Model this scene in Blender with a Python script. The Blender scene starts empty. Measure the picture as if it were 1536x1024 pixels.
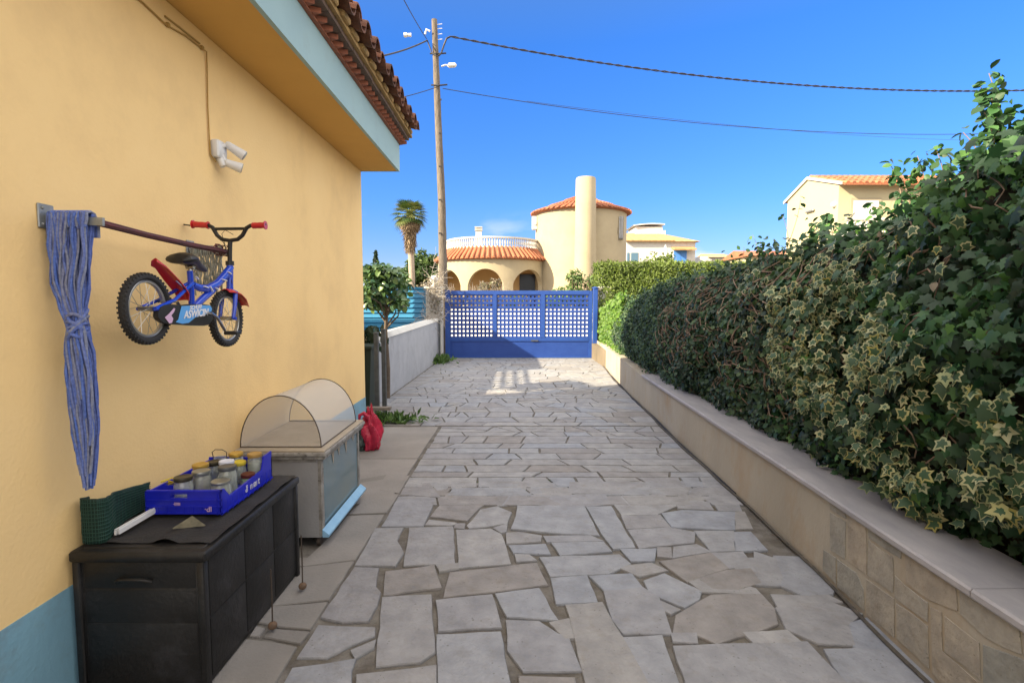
import bpy, math, random
import numpy as np
from mathutils import Vector, Matrix, noise
R = math.radians; PI = math.pi
random.seed(7); rng = np.random.default_rng(7)
sc = bpy.context.scene; C = sc.collection

# ------------------------------------------------------------ camera, sky, sun, exposure
EYE = 1.55; PITCH = math.atan(57/800)
cam_d = bpy.data.cameras.new('camera'); cam = bpy.data.objects.new('camera', cam_d); C.objects.link(cam)
cam_d.sensor_width = 36; cam_d.lens = 36*800/1536; cam_d.clip_start = .05; cam_d.clip_end = 3000
cam.location = (0, 0, EYE); cam.rotation_euler = (PI/2-PITCH, 0, R(-0.07)); sc.camera = cam
LX, LY, LZ = 1.6, .76, -1.0                       # the way sunlight travels
w = bpy.data.worlds.new('World'); sc.world = w; w.use_nodes = True
wn = w.node_tree; bg = wn.nodes['Background']
sky = wn.nodes.new('ShaderNodeTexSky'); sky.sky_type = 'NISHITA'; sky.sun_disc = False
sky.sun_elevation = math.atan2(1, math.hypot(LX, LY)); sky.sun_rotation = math.atan2(-LX, -LY)
sky.air_density = 1.0; sky.dust_density = .15; sky.ozone_density = 4.0; sky.altitude = 0
hs = wn.nodes.new('ShaderNodeHueSaturation'); hs.inputs['Saturation'].default_value = 1.12
hs.inputs['Hue'].default_value = .505
# thin clouds low over the horizon
tc = wn.nodes.new('ShaderNodeTexCoord'); mp = wn.nodes.new('ShaderNodeMapping'); mp.inputs['Scale'].default_value = (3, 3, 9)
nz = wn.nodes.new('ShaderNodeTexNoise'); nz.inputs['Scale'].default_value = 2.2; nz.inputs['Detail'].default_value = 8
cr = wn.nodes.new('ShaderNodeValToRGB'); cr.color_ramp.elements[0].position = .56; cr.color_ramp.elements[1].position = .72
sx = wn.nodes.new('ShaderNodeSeparateXYZ'); er = wn.nodes.new('ShaderNodeValToRGB')
er.color_ramp.elements[0].position = .06; er.color_ramp.elements[0].color = (1,1,1,1)
er.color_ramp.elements[1].position = .17; er.color_ramp.elements[1].color = (0,0,0,1)
mul = wn.nodes.new('ShaderNodeMath'); mul.operation = 'MULTIPLY'
mx = wn.nodes.new('ShaderNodeMix'); mx.data_type = 'RGBA'; mx.inputs[7].default_value = (2.4, 2.5, 2.7, 1)
L = wn.links.new
L(tc.outputs['Generated'], mp.inputs[0]); L(mp.outputs[0], nz.inputs['Vector']); L(nz.outputs[0], cr.inputs[0])
L(tc.outputs['Generated'], sx.inputs[0]); L(sx.outputs[2], er.inputs[0])
L(cr.outputs[0], mul.inputs[0]); L(er.outputs[0], mul.inputs[1]); L(mul.outputs[0], mx.inputs[0])
gr = wn.nodes.new('ShaderNodeValToRGB'); g_e = gr.color_ramp.elements
g_e[0].position = 0; g_e[0].color = (.36,.32,.34,1); g_e[1].position = .6; g_e[1].color = (.6,.6,.6,1)
e_ = g_e.new(.08); e_.color = (.27,.295,.40,1); e_ = g_e.new(.18); e_.color = (.225,.34,.50,1); e_ = g_e.new(.42); e_.color = (.225,.42,.63,1)
gm = wn.nodes.new('ShaderNodeMix'); gm.data_type = 'RGBA'; gm.blend_type = 'MULTIPLY'; gm.inputs[0].default_value = 1
L(sx.outputs[2], gr.inputs[0]); L(hs.outputs[0], gm.inputs[6]); L(gr.outputs[0], gm.inputs[7])
L(sky.outputs[0], hs.inputs['Color']); L(gm.outputs[2], mx.inputs[6]); # added unseen bright cloud overhead, to the side and behind, lifting the shade
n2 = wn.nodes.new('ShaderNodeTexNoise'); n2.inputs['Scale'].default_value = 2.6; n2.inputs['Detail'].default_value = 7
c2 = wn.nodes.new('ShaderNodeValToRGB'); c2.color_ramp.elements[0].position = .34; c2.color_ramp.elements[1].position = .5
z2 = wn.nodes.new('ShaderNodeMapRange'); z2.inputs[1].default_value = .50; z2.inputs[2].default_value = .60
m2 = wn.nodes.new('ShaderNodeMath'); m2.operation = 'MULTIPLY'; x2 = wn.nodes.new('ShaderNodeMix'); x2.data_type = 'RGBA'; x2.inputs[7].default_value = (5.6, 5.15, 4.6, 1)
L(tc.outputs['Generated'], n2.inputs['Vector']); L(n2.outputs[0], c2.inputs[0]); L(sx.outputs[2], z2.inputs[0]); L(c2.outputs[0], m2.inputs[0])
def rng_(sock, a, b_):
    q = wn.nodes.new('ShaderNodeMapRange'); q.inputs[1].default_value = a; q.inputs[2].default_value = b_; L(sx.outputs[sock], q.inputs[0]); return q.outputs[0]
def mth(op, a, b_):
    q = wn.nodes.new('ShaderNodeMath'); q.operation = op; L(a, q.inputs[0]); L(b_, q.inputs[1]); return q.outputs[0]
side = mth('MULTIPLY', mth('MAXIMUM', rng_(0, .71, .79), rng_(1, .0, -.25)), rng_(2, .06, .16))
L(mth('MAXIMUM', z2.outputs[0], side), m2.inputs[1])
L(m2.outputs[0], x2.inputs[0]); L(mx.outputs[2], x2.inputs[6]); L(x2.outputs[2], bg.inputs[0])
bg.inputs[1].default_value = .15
sd = bpy.data.lights.new('sun', 'SUN'); sd.energy = 4.8; sd.angle = R(.5); sd.color = (1, .83, .57)
so = bpy.data.objects.new('sun', sd); C.objects.link(so); so.location = (-16, -8, 12)
so.rotation_euler = Vector((LX, LY, LZ)).to_track_quat('-Z', 'Y').to_euler()
sc.view_settings.view_transform = 'Standard'; sc.view_settings.look = 'None'
sc.view_settings.exposure = 1.6; sc.view_settings.gamma = 1
sc.render.engine = 'CYCLES'; sc.cycles.max_bounces = 8; sc.cycles.diffuse_bounces = 4
sc.cycles.transparent_max_bounces = 12

# ------------------------------------------------------------ survey: photo points turned into real points
def ray(px, py):
    x = (px-767)/800; u = (512-py)/800
    return (x, math.cos(PITCH)+u*math.sin(PITCH), -math.sin(PITCH)+u*math.cos(PITCH))
def G(px, py, z=0):
    d = ray(px, py); t = (z-EYE)/d[2]; return (d[0]*t, d[1]*t, z)
def WX(px, py, x):
    d = ray(px, py); t = x/d[0]; return (x, d[1]*t, EYE+d[2]*t)
def WY(px, py, y):
    d = ray(px, py); t = y/d[1]; return (d[0]*t, y, EYE+d[2]*t)

# ------------------------------------------------------------ materials
def mat(name, col, col2=None, scale=6, rough=.7, bump=0, bscale=None, metal=0, detail=6, lo=.35, hi=.65,
        tone=None, stain=None, coat=0, trans=0, alpha=1, spec=.5, stretch=None, transl=0, dist=.01, pits=0):
    m = bpy.data.materials.new(name); m.use_nodes = True; t = m.node_tree; N = t.nodes; K = t.links.new
    b = N['Principled BSDF']; b.inputs['Roughness'].default_value = rough; b.inputs['Metallic'].default_value = metal
    b.inputs['Base Color'].default_value = (*col, 1); b.inputs['Specular IOR Level'].default_value = spec
    if coat: b.inputs['Coat Weight'].default_value = coat
    if trans: b.inputs['Transmission Weight'].default_value = trans
    if alpha < 1: b.inputs['Alpha'].default_value = alpha
    co = N.new('ShaderNodeTexCoord'); src = co.outputs['Object']
    if stretch:
        q = N.new('ShaderNodeMapping'); q.inputs['Scale'].default_value = stretch; K(src, q.inputs[0]); src = q.outputs[0]
    out = None
    if col2:
        n = N.new('ShaderNodeTexNoise'); n.inputs['Scale'].default_value = scale; n.inputs['Detail'].default_value = detail
        n.inputs['Roughness'].default_value = .6; K(src, n.inputs['Vector'])
        r = N.new('ShaderNodeMapRange'); r.inputs[1].default_value = lo; r.inputs[2].default_value = hi; K(n.outputs[0], r.inputs[0])
        x = N.new('ShaderNodeMix'); x.data_type = 'RGBA'; x.inputs[6].default_value = (*col, 1); x.inputs[7].default_value = (*col2, 1)
        K(r.outputs[0], x.inputs[0]); out = x.outputs[2]
    if stain:                                     # (colour, scale, threshold lo, hi, strength)
        sc_, ss, l0, l1, st = stain
        n = N.new('ShaderNodeTexNoise'); n.inputs['Scale'].default_value = ss; n.inputs['Detail'].default_value = 9
        n.inputs['Roughness'].default_value = .68; K(src, n.inputs['Vector'])
        r = N.new('ShaderNodeMapRange'); r.inputs[1].default_value = l0; r.inputs[2].default_value = l1; r.inputs[4].default_value = st
        K(n.outputs[0], r.inputs[0])
        x = N.new('ShaderNodeMix'); x.data_type = 'RGBA'; x.inputs[7].default_value = (*sc_, 1)
        if out: K(out, x.inputs[6])
        else: x.inputs[6].default_value = (*col, 1)
        K(r.outputs[0], x.inputs[0]); out = x.outputs[2]
    if tone:                                      # per-piece tone attribute, mixes towards the given colours
        a = N.new('ShaderNodeAttribute'); a.attribute_name = 'tone'
        rr = N.new('ShaderNodeValToRGB'); e = rr.color_ramp.elements
        while len(e) < len(tone): e.new(.5)
        for i, cc in enumerate(tone): e[i].position = i/(len(tone)-1); e[i].color = (*cc, 1)
        K(a.outputs['Fac'], rr.inputs[0])
        if out:
            x = N.new('ShaderNodeMix'); x.data_type = 'RGBA'; x.blend_type = 'MULTIPLY'; x.inputs[0].default_value = 1
            K(out, x.inputs[6]); K(rr.outputs[0], x.inputs[7]); out = x.outputs[2]
        else: out = rr.outputs[0]
    if pits:
        v = N.new('ShaderNodeTexVoronoi'); v.inputs['Scale'].default_value = pits; v.inputs['Randomness'].default_value = 1; K(src, v.inputs['Vector'])
        n = N.new('ShaderNodeTexNoise'); n.inputs['Scale'].default_value = pits*.22; n.inputs['Detail'].default_value = 3; K(src, n.inputs['Vector'])
        q1 = N.new('ShaderNodeMath'); q1.operation = 'MULTIPLY_ADD'; q1.inputs[1].default_value = .55; q1.inputs[2].default_value = -.19; K(n.outputs[0], q1.inputs[0])
        q2 = N.new('ShaderNodeMath'); q2.operation = 'LESS_THAN'; K(v.outputs['Distance'], q2.inputs[0]); K(q1.outputs[0], q2.inputs[1])
        q3 = N.new('ShaderNodeMath'); q3.operation = 'MULTIPLY'; q3.inputs[1].default_value = .5; K(q2.outputs[0], q3.inputs[0])
        x = N.new('ShaderNodeMix'); x.data_type = 'RGBA'; x.inputs[7].default_value = (col[0]*.3, col[1]*.28, col[2]*.25, 1); K(out, x.inputs[6]); K(q3.outputs[0], x.inputs[0]); out = x.outputs[2]
    if out: K(out, b.inputs['Base Color'])
    if bump:
        n = N.new('ShaderNodeTexNoise'); n.inputs['Scale'].default_value = bscale or scale*4; n.inputs['Detail'].default_value = 8
        K(src, n.inputs['Vector'])
        p = N.new('ShaderNodeBump'); p.inputs['Strength'].default_value = bump; p.inputs['Distance'].default_value = dist
        K(n.outputs[0], p.inputs['Height']); K(p.outputs[0], b.inputs['Normal'])
    if transl:
        tr = N.new('ShaderNodeBsdfTranslucent'); ms = N.new('ShaderNodeMixShader'); ms.inputs[0].default_value = transl
        if out: K(out, tr.inputs[0])
        else: tr.inputs[0].default_value = (*col, 1)
        K(b.outputs[0], ms.inputs[1]); K(tr.outputs[0], ms.inputs[2]); K(ms.outputs[0], N['Material Output'].inputs[0])
    return m
M = {}
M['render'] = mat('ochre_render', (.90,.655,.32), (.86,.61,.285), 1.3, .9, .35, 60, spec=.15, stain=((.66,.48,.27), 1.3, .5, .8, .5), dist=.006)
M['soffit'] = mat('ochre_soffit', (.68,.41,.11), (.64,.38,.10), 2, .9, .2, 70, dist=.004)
M['plinth'] = mat('blue_plinth', (.20,.39,.52), (.175,.35,.47), 3, .85, .5, 50, stain=((.16,.20,.22), 5, .48, .72, .6), dist=.004)
M['fascia'] = mat('pale_blue_fascia', (.35,.52,.56), (.32,.48,.53), 2, .85, .15, 60, stain=((.30,.40,.42), 5, .55, .75, .5), dist=.004)
M['tile'] = mat('roof_tile', (.19,.075,.04), (.11,.05,.035), 9, .85, .4, 60, tone=[(.55,.55,.55),(1,1,1),(1.5,1.4,1.3)], stain=((.05,.045,.035), 14, .5, .7, .7))
M['tile_far'] = mat('terracotta_tile', (.42,.155,.075), (.30,.11,.06), 4, .85, .2, 40, tone=[(.75,.75,.75),(1,1,1),(1.3,1.2,1.1)])
M['tile_yel'] = mat('ochre_tile', (.46,.30,.15), (.36,.22,.10), 3, .85, tone=[(.8,.8,.8),(1.15,1.1,1)])
M['dog'] = mat('terracotta_brick', (.42,.15,.085), (.30,.11,.07), 14, .9, .3, 60)
M['brick'] = mat('weathered_brick', (.17,.11,.08), (.11,.075,.06), 9, .9, .4, 50)
M['mortar_y'] = mat('ochre_mortar', (.46,.31,.13), (.33,.22,.10), 8, .95, .5, 50)
M['stone'] = mat('paving_stone', (.31,.315,.33), (.205,.21,.225), 7, .7, .9, 30, pits=34, lo=.3, hi=.7,
                 tone=[(.86,.80,.74),(.95,.96,1.0),(1.0,.97,.92),(.94,1.0,1.10),(1.10,1.08,1.05)], stain=((.19,.175,.155), 11, .52, .74, .55))
M['grout'] = mat('paving_grout', (.085,.075,.065), (.18,.17,.155), 7, .95, .8, 60, stain=((.10,.085,.06), 3.2, .5, .66, .8))
M['slab'] = mat('concrete_slab', (.25,.235,.22), (.20,.19,.18), 2.5, .85, .4, 60, stain=((.20,.19,.18), 4, .5, .72, .6),
                tone=[(.85,.85,.85),(1,1,1),(1.12,1.12,1.15)])
M['earth'] = mat('dry_ground', (.20,.16,.11), (.12,.10,.07), .8, .95, .6, 20)
M['asphalt'] = mat('asphalt', (.09,.09,.088), (.07,.07,.07), 3, .9, .4, 80)
M['pavement'] = mat('pavement', (.36,.34,.31), (.30,.28,.26), 2, .85, .2, 40)
M['plaster'] = mat('stained_plaster', (.43,.39,.32), (.35,.315,.255), 2.2, .9, .35, 60, stain=((.36,.22,.09), 3, .5, .74, .65), stretch=(1, .6, .35))
M['clad'] = mat('cladding_stone', (.38,.36,.32), (.27,.26,.24), 8, .85, .6, 40, pits=40,
                tone=[(.82,.86,.86),(.95,.95,.92),(1.10,1.0,.88),(1.02,1,.95)], stain=((.19,.16,.12), 12, .5, .7, .5))
M['cap'] = mat('coping_stone', (.40,.385,.395), (.30,.295,.315), 3.5, .6, .3, 50, stain=((.30,.29,.31), 5, .5, .7, .6), stretch=(2.5, .7, 1))
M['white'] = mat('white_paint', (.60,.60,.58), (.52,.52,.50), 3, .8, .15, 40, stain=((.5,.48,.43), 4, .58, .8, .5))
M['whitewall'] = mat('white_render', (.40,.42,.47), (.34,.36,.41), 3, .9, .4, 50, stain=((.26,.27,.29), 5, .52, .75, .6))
M['gate'] = mat('blue_gate_paint', (.009,.045,.25), (.013,.055,.28), 4, .5, .1, 30, stain=((.12,.10,.12), 9, .64, .8, .6))
M['gate_l'] = mat('blue_frame_paint', (.014,.065,.31), (.012,.055,.27), 5, .5, .1, 30)
M['louver'] = mat('sky_blue_paint', (.02,.22,.42), (.018,.19,.38), 3, .5)
M['cream'] = mat('cream_render', (.41,.355,.245), (.36,.31,.215), .7, .9, .15, 12, stain=((.28,.235,.17), 1.1, .5, .8, .5))
M['yellow'] = mat('pale_yellow_render', (.48,.43,.275), (.45,.40,.26), .7, .9)
M['cream_in'] = mat('shaded_porch_render', (.58,.38,.17), None)  # warm light inside the porch is put into this colour
M['dark'] = mat('dark_glass', (.03,.03,.035), None, rough=.2)
M['shutter'] = mat('blue_shutter', (.06,.22,.62), None, rough=.6)
M['blind'] = mat('grey_blind', (.58,.60,.62), (.52,.54,.56), 6, .6)
M['pole'] = mat('weathered_wood', (.20,.17,.14), (.075,.062,.052), 8, .9, .8, 30, stretch=(6, 6, .6), stain=((.34,.31,.28), 4, .55, .7, .7))
M['wire'] = mat('black_cable', (.02,.02,.025), None, rough=.6)
M['porcelain'] = mat('white_plastic', (.70,.71,.72), None, rough=.35)
M['galv'] = mat('galvanised_steel', (.38,.40,.41), (.26,.28,.28), 20, .5, metal=.6)
M['steel_d'] = mat('dull_steel', (.11,.12,.125), (.07,.075,.08), 12, .6, metal=.4)
M['brown_pipe'] = mat('maroon_cord', (.13,.035,.04), (.08,.03,.03), 20, .6)
M['cable_y'] = mat('ochre_cable', (.40,.24,.06), None, rough=.7)
M['strand'] = mat('blue_chenille', (1,1,1), (.6,.6,.66), 90, .95, .8, 400, tone=[(.10,.13,.34),(.14,.22,.62),(.20,.26,.55),(.10,.20,.66),(.26,.30,.50),(.30,.34,.47)], dist=.004)
M['string'] = mat('grey_string', (.36,.36,.33), (.22,.25,.22), 40, .9)
M['rubber'] = mat('tyre_rubber', (.02,.02,.021), None, rough=.75)
M['rim'] = mat('rim_metal', (.45,.45,.44), None, rough=.35, metal=.8)
M['blue'] = mat('blue_enamel', (.008,.05,.50), None, rough=.25, coat=.6)
M['white_d'] = mat('white_decal', (.75,.75,.80), None, rough=.35)
M['lblue'] = mat('light_blue_decal', (.10,.35,.75), None, rough=.35)
M['pink'] = mat('pink_decal', (.62,.42,.60), None, rough=.35)
M['red'] = mat('red_plastic', (.50,.012,.02), None, rough=.35, coat=.3)
M['blackp'] = mat('black_plastic', (.012,.012,.013), None, rough=.4)
M['chrome'] = mat('chrome', (.35,.35,.34), None, rough=.3, metal=1)
M['box'] = mat('black_resin', (.010,.010,.0105), (.018,.018,.019), 5, .5, .5, 45, spec=.35, stain=((.055,.055,.063), 6, .54, .74, .6), dist=.006)
M['cloth'] = mat('black_cloth', (.013,.013,.014), (.024,.023,.023), 8, .8, .5, 120)
M['crate'] = mat('royal_blue_plastic', (.008,.015,.42), (.012,.02,.5), 8, .35)
M['net'] = mat('dark_green_net', (.004,.022,.017), (.008,.034,.026), 60, .7)
M['glass'] = mat('jar_glass', (.85,.90,.86), None, rough=.04, trans=.8, spec=.8)
M['pane'] = mat('cabinet_glass', (.16,.22,.225), (.12,.20,.25), 1.6, rough=.12, spec=.8)
M['cab'] = mat('grey_board', (.33,.33,.34), (.29,.29,.30), 3, .8, .2, 60)
M['cabwood'] = mat('worn_wood', (.34,.33,.31), (.20,.185,.17), 16, .85, .5, 60, stain=((.06,.05,.04), 24, .58, .66, .9))
M['cabtop'] = mat('ply_board', (.42,.36,.28), (.34,.29,.22), 6, .8, .2, 60)
M['cablue'] = mat('blue_sill', (.22,.42,.62), (.28,.50,.70), 10, .5, stain=((.12,.10,.08), 30, .66, .72, .8))
M['mesh'] = mat('food_cover_mesh', (.62,.64,.66), None, rough=.9, alpha=.42)
M['mesh2'] = mat('food_cover_end_mesh', (.55,.55,.54), None, rough=.9, alpha=.28)
M['trim'] = mat('dark_wire', (.06,.045,.035), None, rough=.7)
M['bag'] = mat('red_bag_plastic', (.50,.02,.06), (.38,.015,.05), 30, .3, .6, 60, dist=.01)
M['bag_g'] = mat('dark_bag_plastic', (.03,.045,.045), (.07,.09,.08), 25, .4, .4, 40)
M['rust'] = mat('rusty_ball', (.17,.10,.06), (.10,.07,.05), 40, .9, .4, 80)
M['darkgreen'] = mat('dark_green_bin', (.008,.022,.014), None, rough=.6)
M['bark'] = mat('bark', (.15,.115,.085), (.09,.07,.055), 12, .95, .6, 40)
M['twig'] = mat('pale_twig', (.42,.36,.30), (.25,.20,.16), 20, .9)
M['twig_w'] = mat('bleached_twig', (.42,.39,.36), (.26,.23,.20), 20, .9)
M['stem'] = mat('ivy_stem', (.25,.18,.13), (.14,.10,.075), 20, .9)
def leafmat(name, ramp, rough=.55, transl=.18, spec=.5): return mat(name, ramp[0], None, rough=rough, tone=ramp, transl=transl, spec=spec)
M['ivy'] = leafmat('ivy_leaf', [(.010,.032,.014),(.016,.055,.020),(.024,.080,.026),(.040,.12,.034),(.085,.20,.04)])
M['ivy_cream'] = leafmat('ivy_cream_edge', [(.20,.23,.10),(.30,.33,.16),(.42,.42,.24),(.34,.30,.07)])
M['ivy_mid'] = leafmat('ivy_grey_green', [(.026,.065,.030),(.05,.10,.045),(.035,.085,.035)])
M['shrub'] = leafmat('shrub_leaf', [(.012,.036,.018),(.022,.060,.028),(.034,.085,.030),(.075,.13,.04),(.02,.05,.03)])
M['lime'] = leafmat('sunlit_creeper_leaf', [(.045,.12,.012),(.08,.18,.015),(.12,.23,.022),(.035,.085,.012)], transl=.3)
M['thuja'] = leafmat('clipped_hedge_leaf', [(.065,.115,.012),(.11,.17,.02),(.15,.215,.028),(.035,.065,.010)], transl=.25)
M['citrus'] = leafmat('broad_leaf', [(.03,.08,.05),(.08,.16,.05),(.16,.25,.07),(.05,.13,.10)], rough=.3)
M['olean'] = leafmat('oleander_leaf', [(.05,.10,.03),(.10,.18,.04),(.16,.24,.07),(.035,.08,.03)], transl=.25)
M['dry'] = leafmat('dry_leaf', [(.20,.16,.11),(.30,.26,.20),(.12,.10,.06),(.16,.17,.09)], rough=.9)
M['palm'] = leafmat('palm_leaf', [(.04,.09,.02),(.09,.14,.03),(.16,.18,.05)], transl=.2)
M['palm_dry'] = leafmat('palm_dry_leaf', [(.22,.16,.10),(.34,.26,.17),(.14,.10,.06)], rough=.9)
M['pine'] = leafmat('pine_leaf', [(.025,.065,.015),(.05,.10,.02),(.09,.15,.03)], transl=.2)
M['cypress'] = leafmat('cypress_leaf', [(.008,.028,.012),(.014,.04,.016)])
M['weed'] = leafmat('weed_leaf', [(.03,.08,.012),(.06,.13,.02),(.10,.18,.03)])
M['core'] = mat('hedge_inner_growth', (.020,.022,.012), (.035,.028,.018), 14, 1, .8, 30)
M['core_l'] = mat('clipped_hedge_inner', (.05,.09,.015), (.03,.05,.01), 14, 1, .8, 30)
LID = {k: mat(k+'_lid', c, None, rough=.35, metal=mt) for k, c, mt in [('dark',(.05,.045,.03),.3),('gold',(.55,.36,.08),.5),('silver',(.35,.37,.36),.8),
       ('yellow',(.62,.50,.05),.1),('tan',(.42,.26,.08),.3),('maroon',(.10,.02,.015),.2),('slate',(.10,.11,.12),.4),('white',(.6,.64,.75),0)]}
FILL = {k: mat(k+'_filling', c, None, rough=.8) for k, c in [('brown',(.17,.09,.06)),('green',(.25,.60,.15)),('white',(.62,.60,.55)),('amber',(.30,.20,.05)),('grey',(.50,.52,.49))]}

# ------------------------------------------------------------ mesh building
class MB:
    def __init__(s): s.v = []; s.f = []; s.m = []; s.t = []; s.cm = 0; s.ct = .5
    def add(s, vs, fs):
        o = len(s.v); s.v += [tuple(v) for v in vs]; s.t += [s.ct]*len(vs)
        for f in fs: s.f.append(tuple(i+o for i in f)); s.m.append(s.cm)
        return s
    def box(s, x0, x1, y0, y1, z0, z1, bev=0):
        if bev <= 0:
            vs = [(x, y, z) for x in (x0, x1) for y in (y0, y1) for z in (z0, z1)]
            return s.add(vs, [(0,1,3,2),(4,6,7,5),(0,4,5,1),(2,3,7,6),(0,2,6,4),(1,5,7,3)])
        b = bev; pts = [(x0+b,y0),(x1-b,y0),(x1,y0+b),(x1,y1-b),(x1-b,y1),(x0+b,y1),(x0,y1-b),(x0,y0+b)]
        cx, cy = (x0+x1)/2, (y0+y1)/2; n = 8; vs = []
        def ins(p): return (p[0]+(b*.7 if p[0] < cx else -b*.7), p[1]+(b*.7 if p[1] < cy else -b*.7))
        for z, i in ((z0, 1), (z0+b, 0), (z1-b, 0), (z1, 1)):
            vs += [((*ins(p), z) if i else (*p, z)) for p in pts]
        fs = [tuple(range(n-1, -1, -1)), tuple(3*n+i for i in range(n))]
        for k in range(3):
            for i in range(n): fs.append((k*n+i, k*n+(i+1) % n, (k+1)*n+(i+1) % n, (k+1)*n+i))
        return s.add(vs, fs)
    def beam(s, a, b, w_, h_, up=(0,0,1)):
        a, b = Vector(a), Vector(b); d = (b-a).normalized(); u = Vector(up)
        sd_ = d.cross(u).normalized(); u = sd_.cross(d); vs = []
        for p in (a, b):
            for i, j in ((-1,-1),(1,-1),(1,1),(-1,1)): vs.append(p+sd_*i*w_/2+u*j*h_/2)
        return s.add(vs, [(0,3,2,1),(4,5,6,7),(0,1,5,4),(1,2,6,5),(2,3,7,6),(3,0,4,7)])
    def tube(s, pts, r, n=8, closed=False, cap=True):
        P = [Vector(p) for p in pts]; k = len(P); rs = r if hasattr(r, '__len__') else [r]*k
        vs = []; prev = None
        for i, p in enumerate(P):
            if closed: d = P[(i+1) % k]-P[i-1]
            else: d = P[min(i+1, k-1)]-P[max(i-1, 0)]
            d = d.normalized() if d.length > 1e-9 else Vector((0,0,1))
            if prev is None:
                a = Vector((0,0,1)) if abs(d.z) < .9 else Vector((1,0,0)); u = d.cross(a).normalized()
            else:
                u = prev-d*prev.dot(d); u = u.normalized() if u.length > 1e-6 else d.orthogonal().normalized()
            prev = u; v = d.cross(u)
            for j in range(n):
                t = 2*PI*j/n; vs.append(p+(u*math.cos(t)+v*math.sin(t))*rs[i])
        fs = []
        for i in range(k if closed else k-1):
            i2 = (i+1) % k
            for j in range(n): fs.append((i*n+j, i*n+(j+1) % n, i2*n+(j+1) % n, i2*n+j))
        if cap and not closed: fs += [tuple(range(n-1, -1, -1)), tuple((k-1)*n+j for j in range(n))]
        return s.add(vs, fs)
    def lathe(s, prof, c=(0,0,0), n=24, a0=0, a1=2*PI, sx=1, sy=1):
        full = abs(a1-a0-2*PI) < 1e-6; m_ = n if full else n+1; vs = []
        for r, z in prof:
            for j in range(m_):
                t = a0+(a1-a0)*j/n; vs.append((c[0]+r*sx*math.cos(t), c[1]+r*sy*math.sin(t), c[2]+z))
        fs = []
        for i in range(len(prof)-1):
            for j in range(n):
                j2 = (j+1) % m_ if full else j+1
                fs.append((i*m_+j, i*m_+j2, (i+1)*m_+j2, (i+1)*m_+j))
        return s.add(vs, fs)
    def sphere(s, c, r, n=12, sz=1):
        return s.lathe([(max(r*math.sin(PI*i/n), 1e-4), -r*sz*math.cos(PI*i/n)) for i in range(n+1)], c, n*2)
    def prism(s, poly, off):
        k = len(poly); o = Vector(off); vs = [Vector(p) for p in poly]+[Vector(p)+o for p in poly]
        return s.add(vs, [tuple(range(k-1, -1, -1)), tuple(range(k, 2*k))]+[(i, (i+1) % k, (i+1) % k+k, i+k) for i in range(k)])
    def build(s, name, mats, root=None, smooth=False, label=None):
        me = bpy.data.meshes.new(name); o0 = Vector(root.location) if root and root.parent is None else Vector((0,0,0))
        if root and root.parent: o0 = Vector(root.parent.location)
        me.from_pydata([tuple(Vector(v)-o0) for v in s.v], [], s.f)
        mats = mats if isinstance(mats, (list, tuple)) else [mats]
        for q in mats: me.materials.append(M[q] if isinstance(q, str) else q)
        me.polygons.foreach_set('material_index', s.m)
        at_ = me.attributes.new('tone', 'FLOAT', 'POINT'); at_.data.foreach_set('value', s.t)
        if smooth:
            me.polygons.foreach_set('use_smooth', [True]*len(me.polygons)); me.set_sharp_from_angle(angle=R(38))
        me.update(); o = bpy.data.objects.new(name, me); C.objects.link(o)
        if root: o.parent = root
        if label: o['label'] = label
        return o
def empty(name, loc, label, cat, group=None):
    o = bpy.data.objects.new(name, None); C.objects.link(o); o.location = loc; o.empty_display_size = .1
    o['label'] = label; o['category'] = cat
    if group: o['group'] = group
    return o
def tag(o, label, cat, group=None):
    o['label'] = label; o['category'] = cat
    if group: o['group'] = group
    return o
def struct(o): o['kind'] = 'structure'; return o
def copy_tree(o, loc, parent=None):
    c = o.copy(); C.objects.link(c); c.parent = parent
    if parent is None: c.location = loc
    for ch in list(o.children): copy_tree(ch, None, c)
    return c

# leaf shapes, unit size, in x (side) y (towards tip) z (fold)
IVY = [(0,0,0),(.16,-.10,0),(.42,.05,-.05),(.30,.28,0),(.52,.52,-.07),(.22,.56,0),(0,1.0,-.06),(-.22,.56,0),(-.52,.52,-.07),(-.30,.28,0),(-.42,.05,-.05),(-.16,-.10,0)]
def ivy_tpl(rim):
    o = IVY; c = (0, .33, .04)
    if not rim:
        v = o+[c]; f = [(12, i, (i+1) % 12) for i in range(12)]; return v, f, [0]*12
    k = rim; inn = [(c[0]+(p[0]-c[0])*k, c[1]+(p[1]-c[1])*k, p[2]*k+.02) for p in o]
    v = o+inn+[c]; f = [(24, 12+i, 12+(i+1) % 12) for i in range(12)]+[(i, (i+1) % 12, 12+(i+1) % 12, 12+i) for i in range(12)]
    return v, f, [0]*12+[1]*12
def oval_tpl(wd, cup=.12):
    v = [(0,0,0),(wd*.8,.3,cup*.8),(wd,.55,cup),(wd*.55,.85,cup*.5),(0,1,-.08),(-wd*.55,.85,cup*.5),(-wd,.55,cup),(-wd*.8,.3,cup*.8),(0,.5,0)]
    return v, [(0,1,2,8),(8,2,3,4),(8,4,5,6),(0,8,6,7)], [0]*4
def blade_tpl(wd): return [(0,0,0),(wd,.45,.05),(0,1,-.05),(-wd,.45,.05)], [(0,1,2),(0,2,3)], [0]*2
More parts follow.
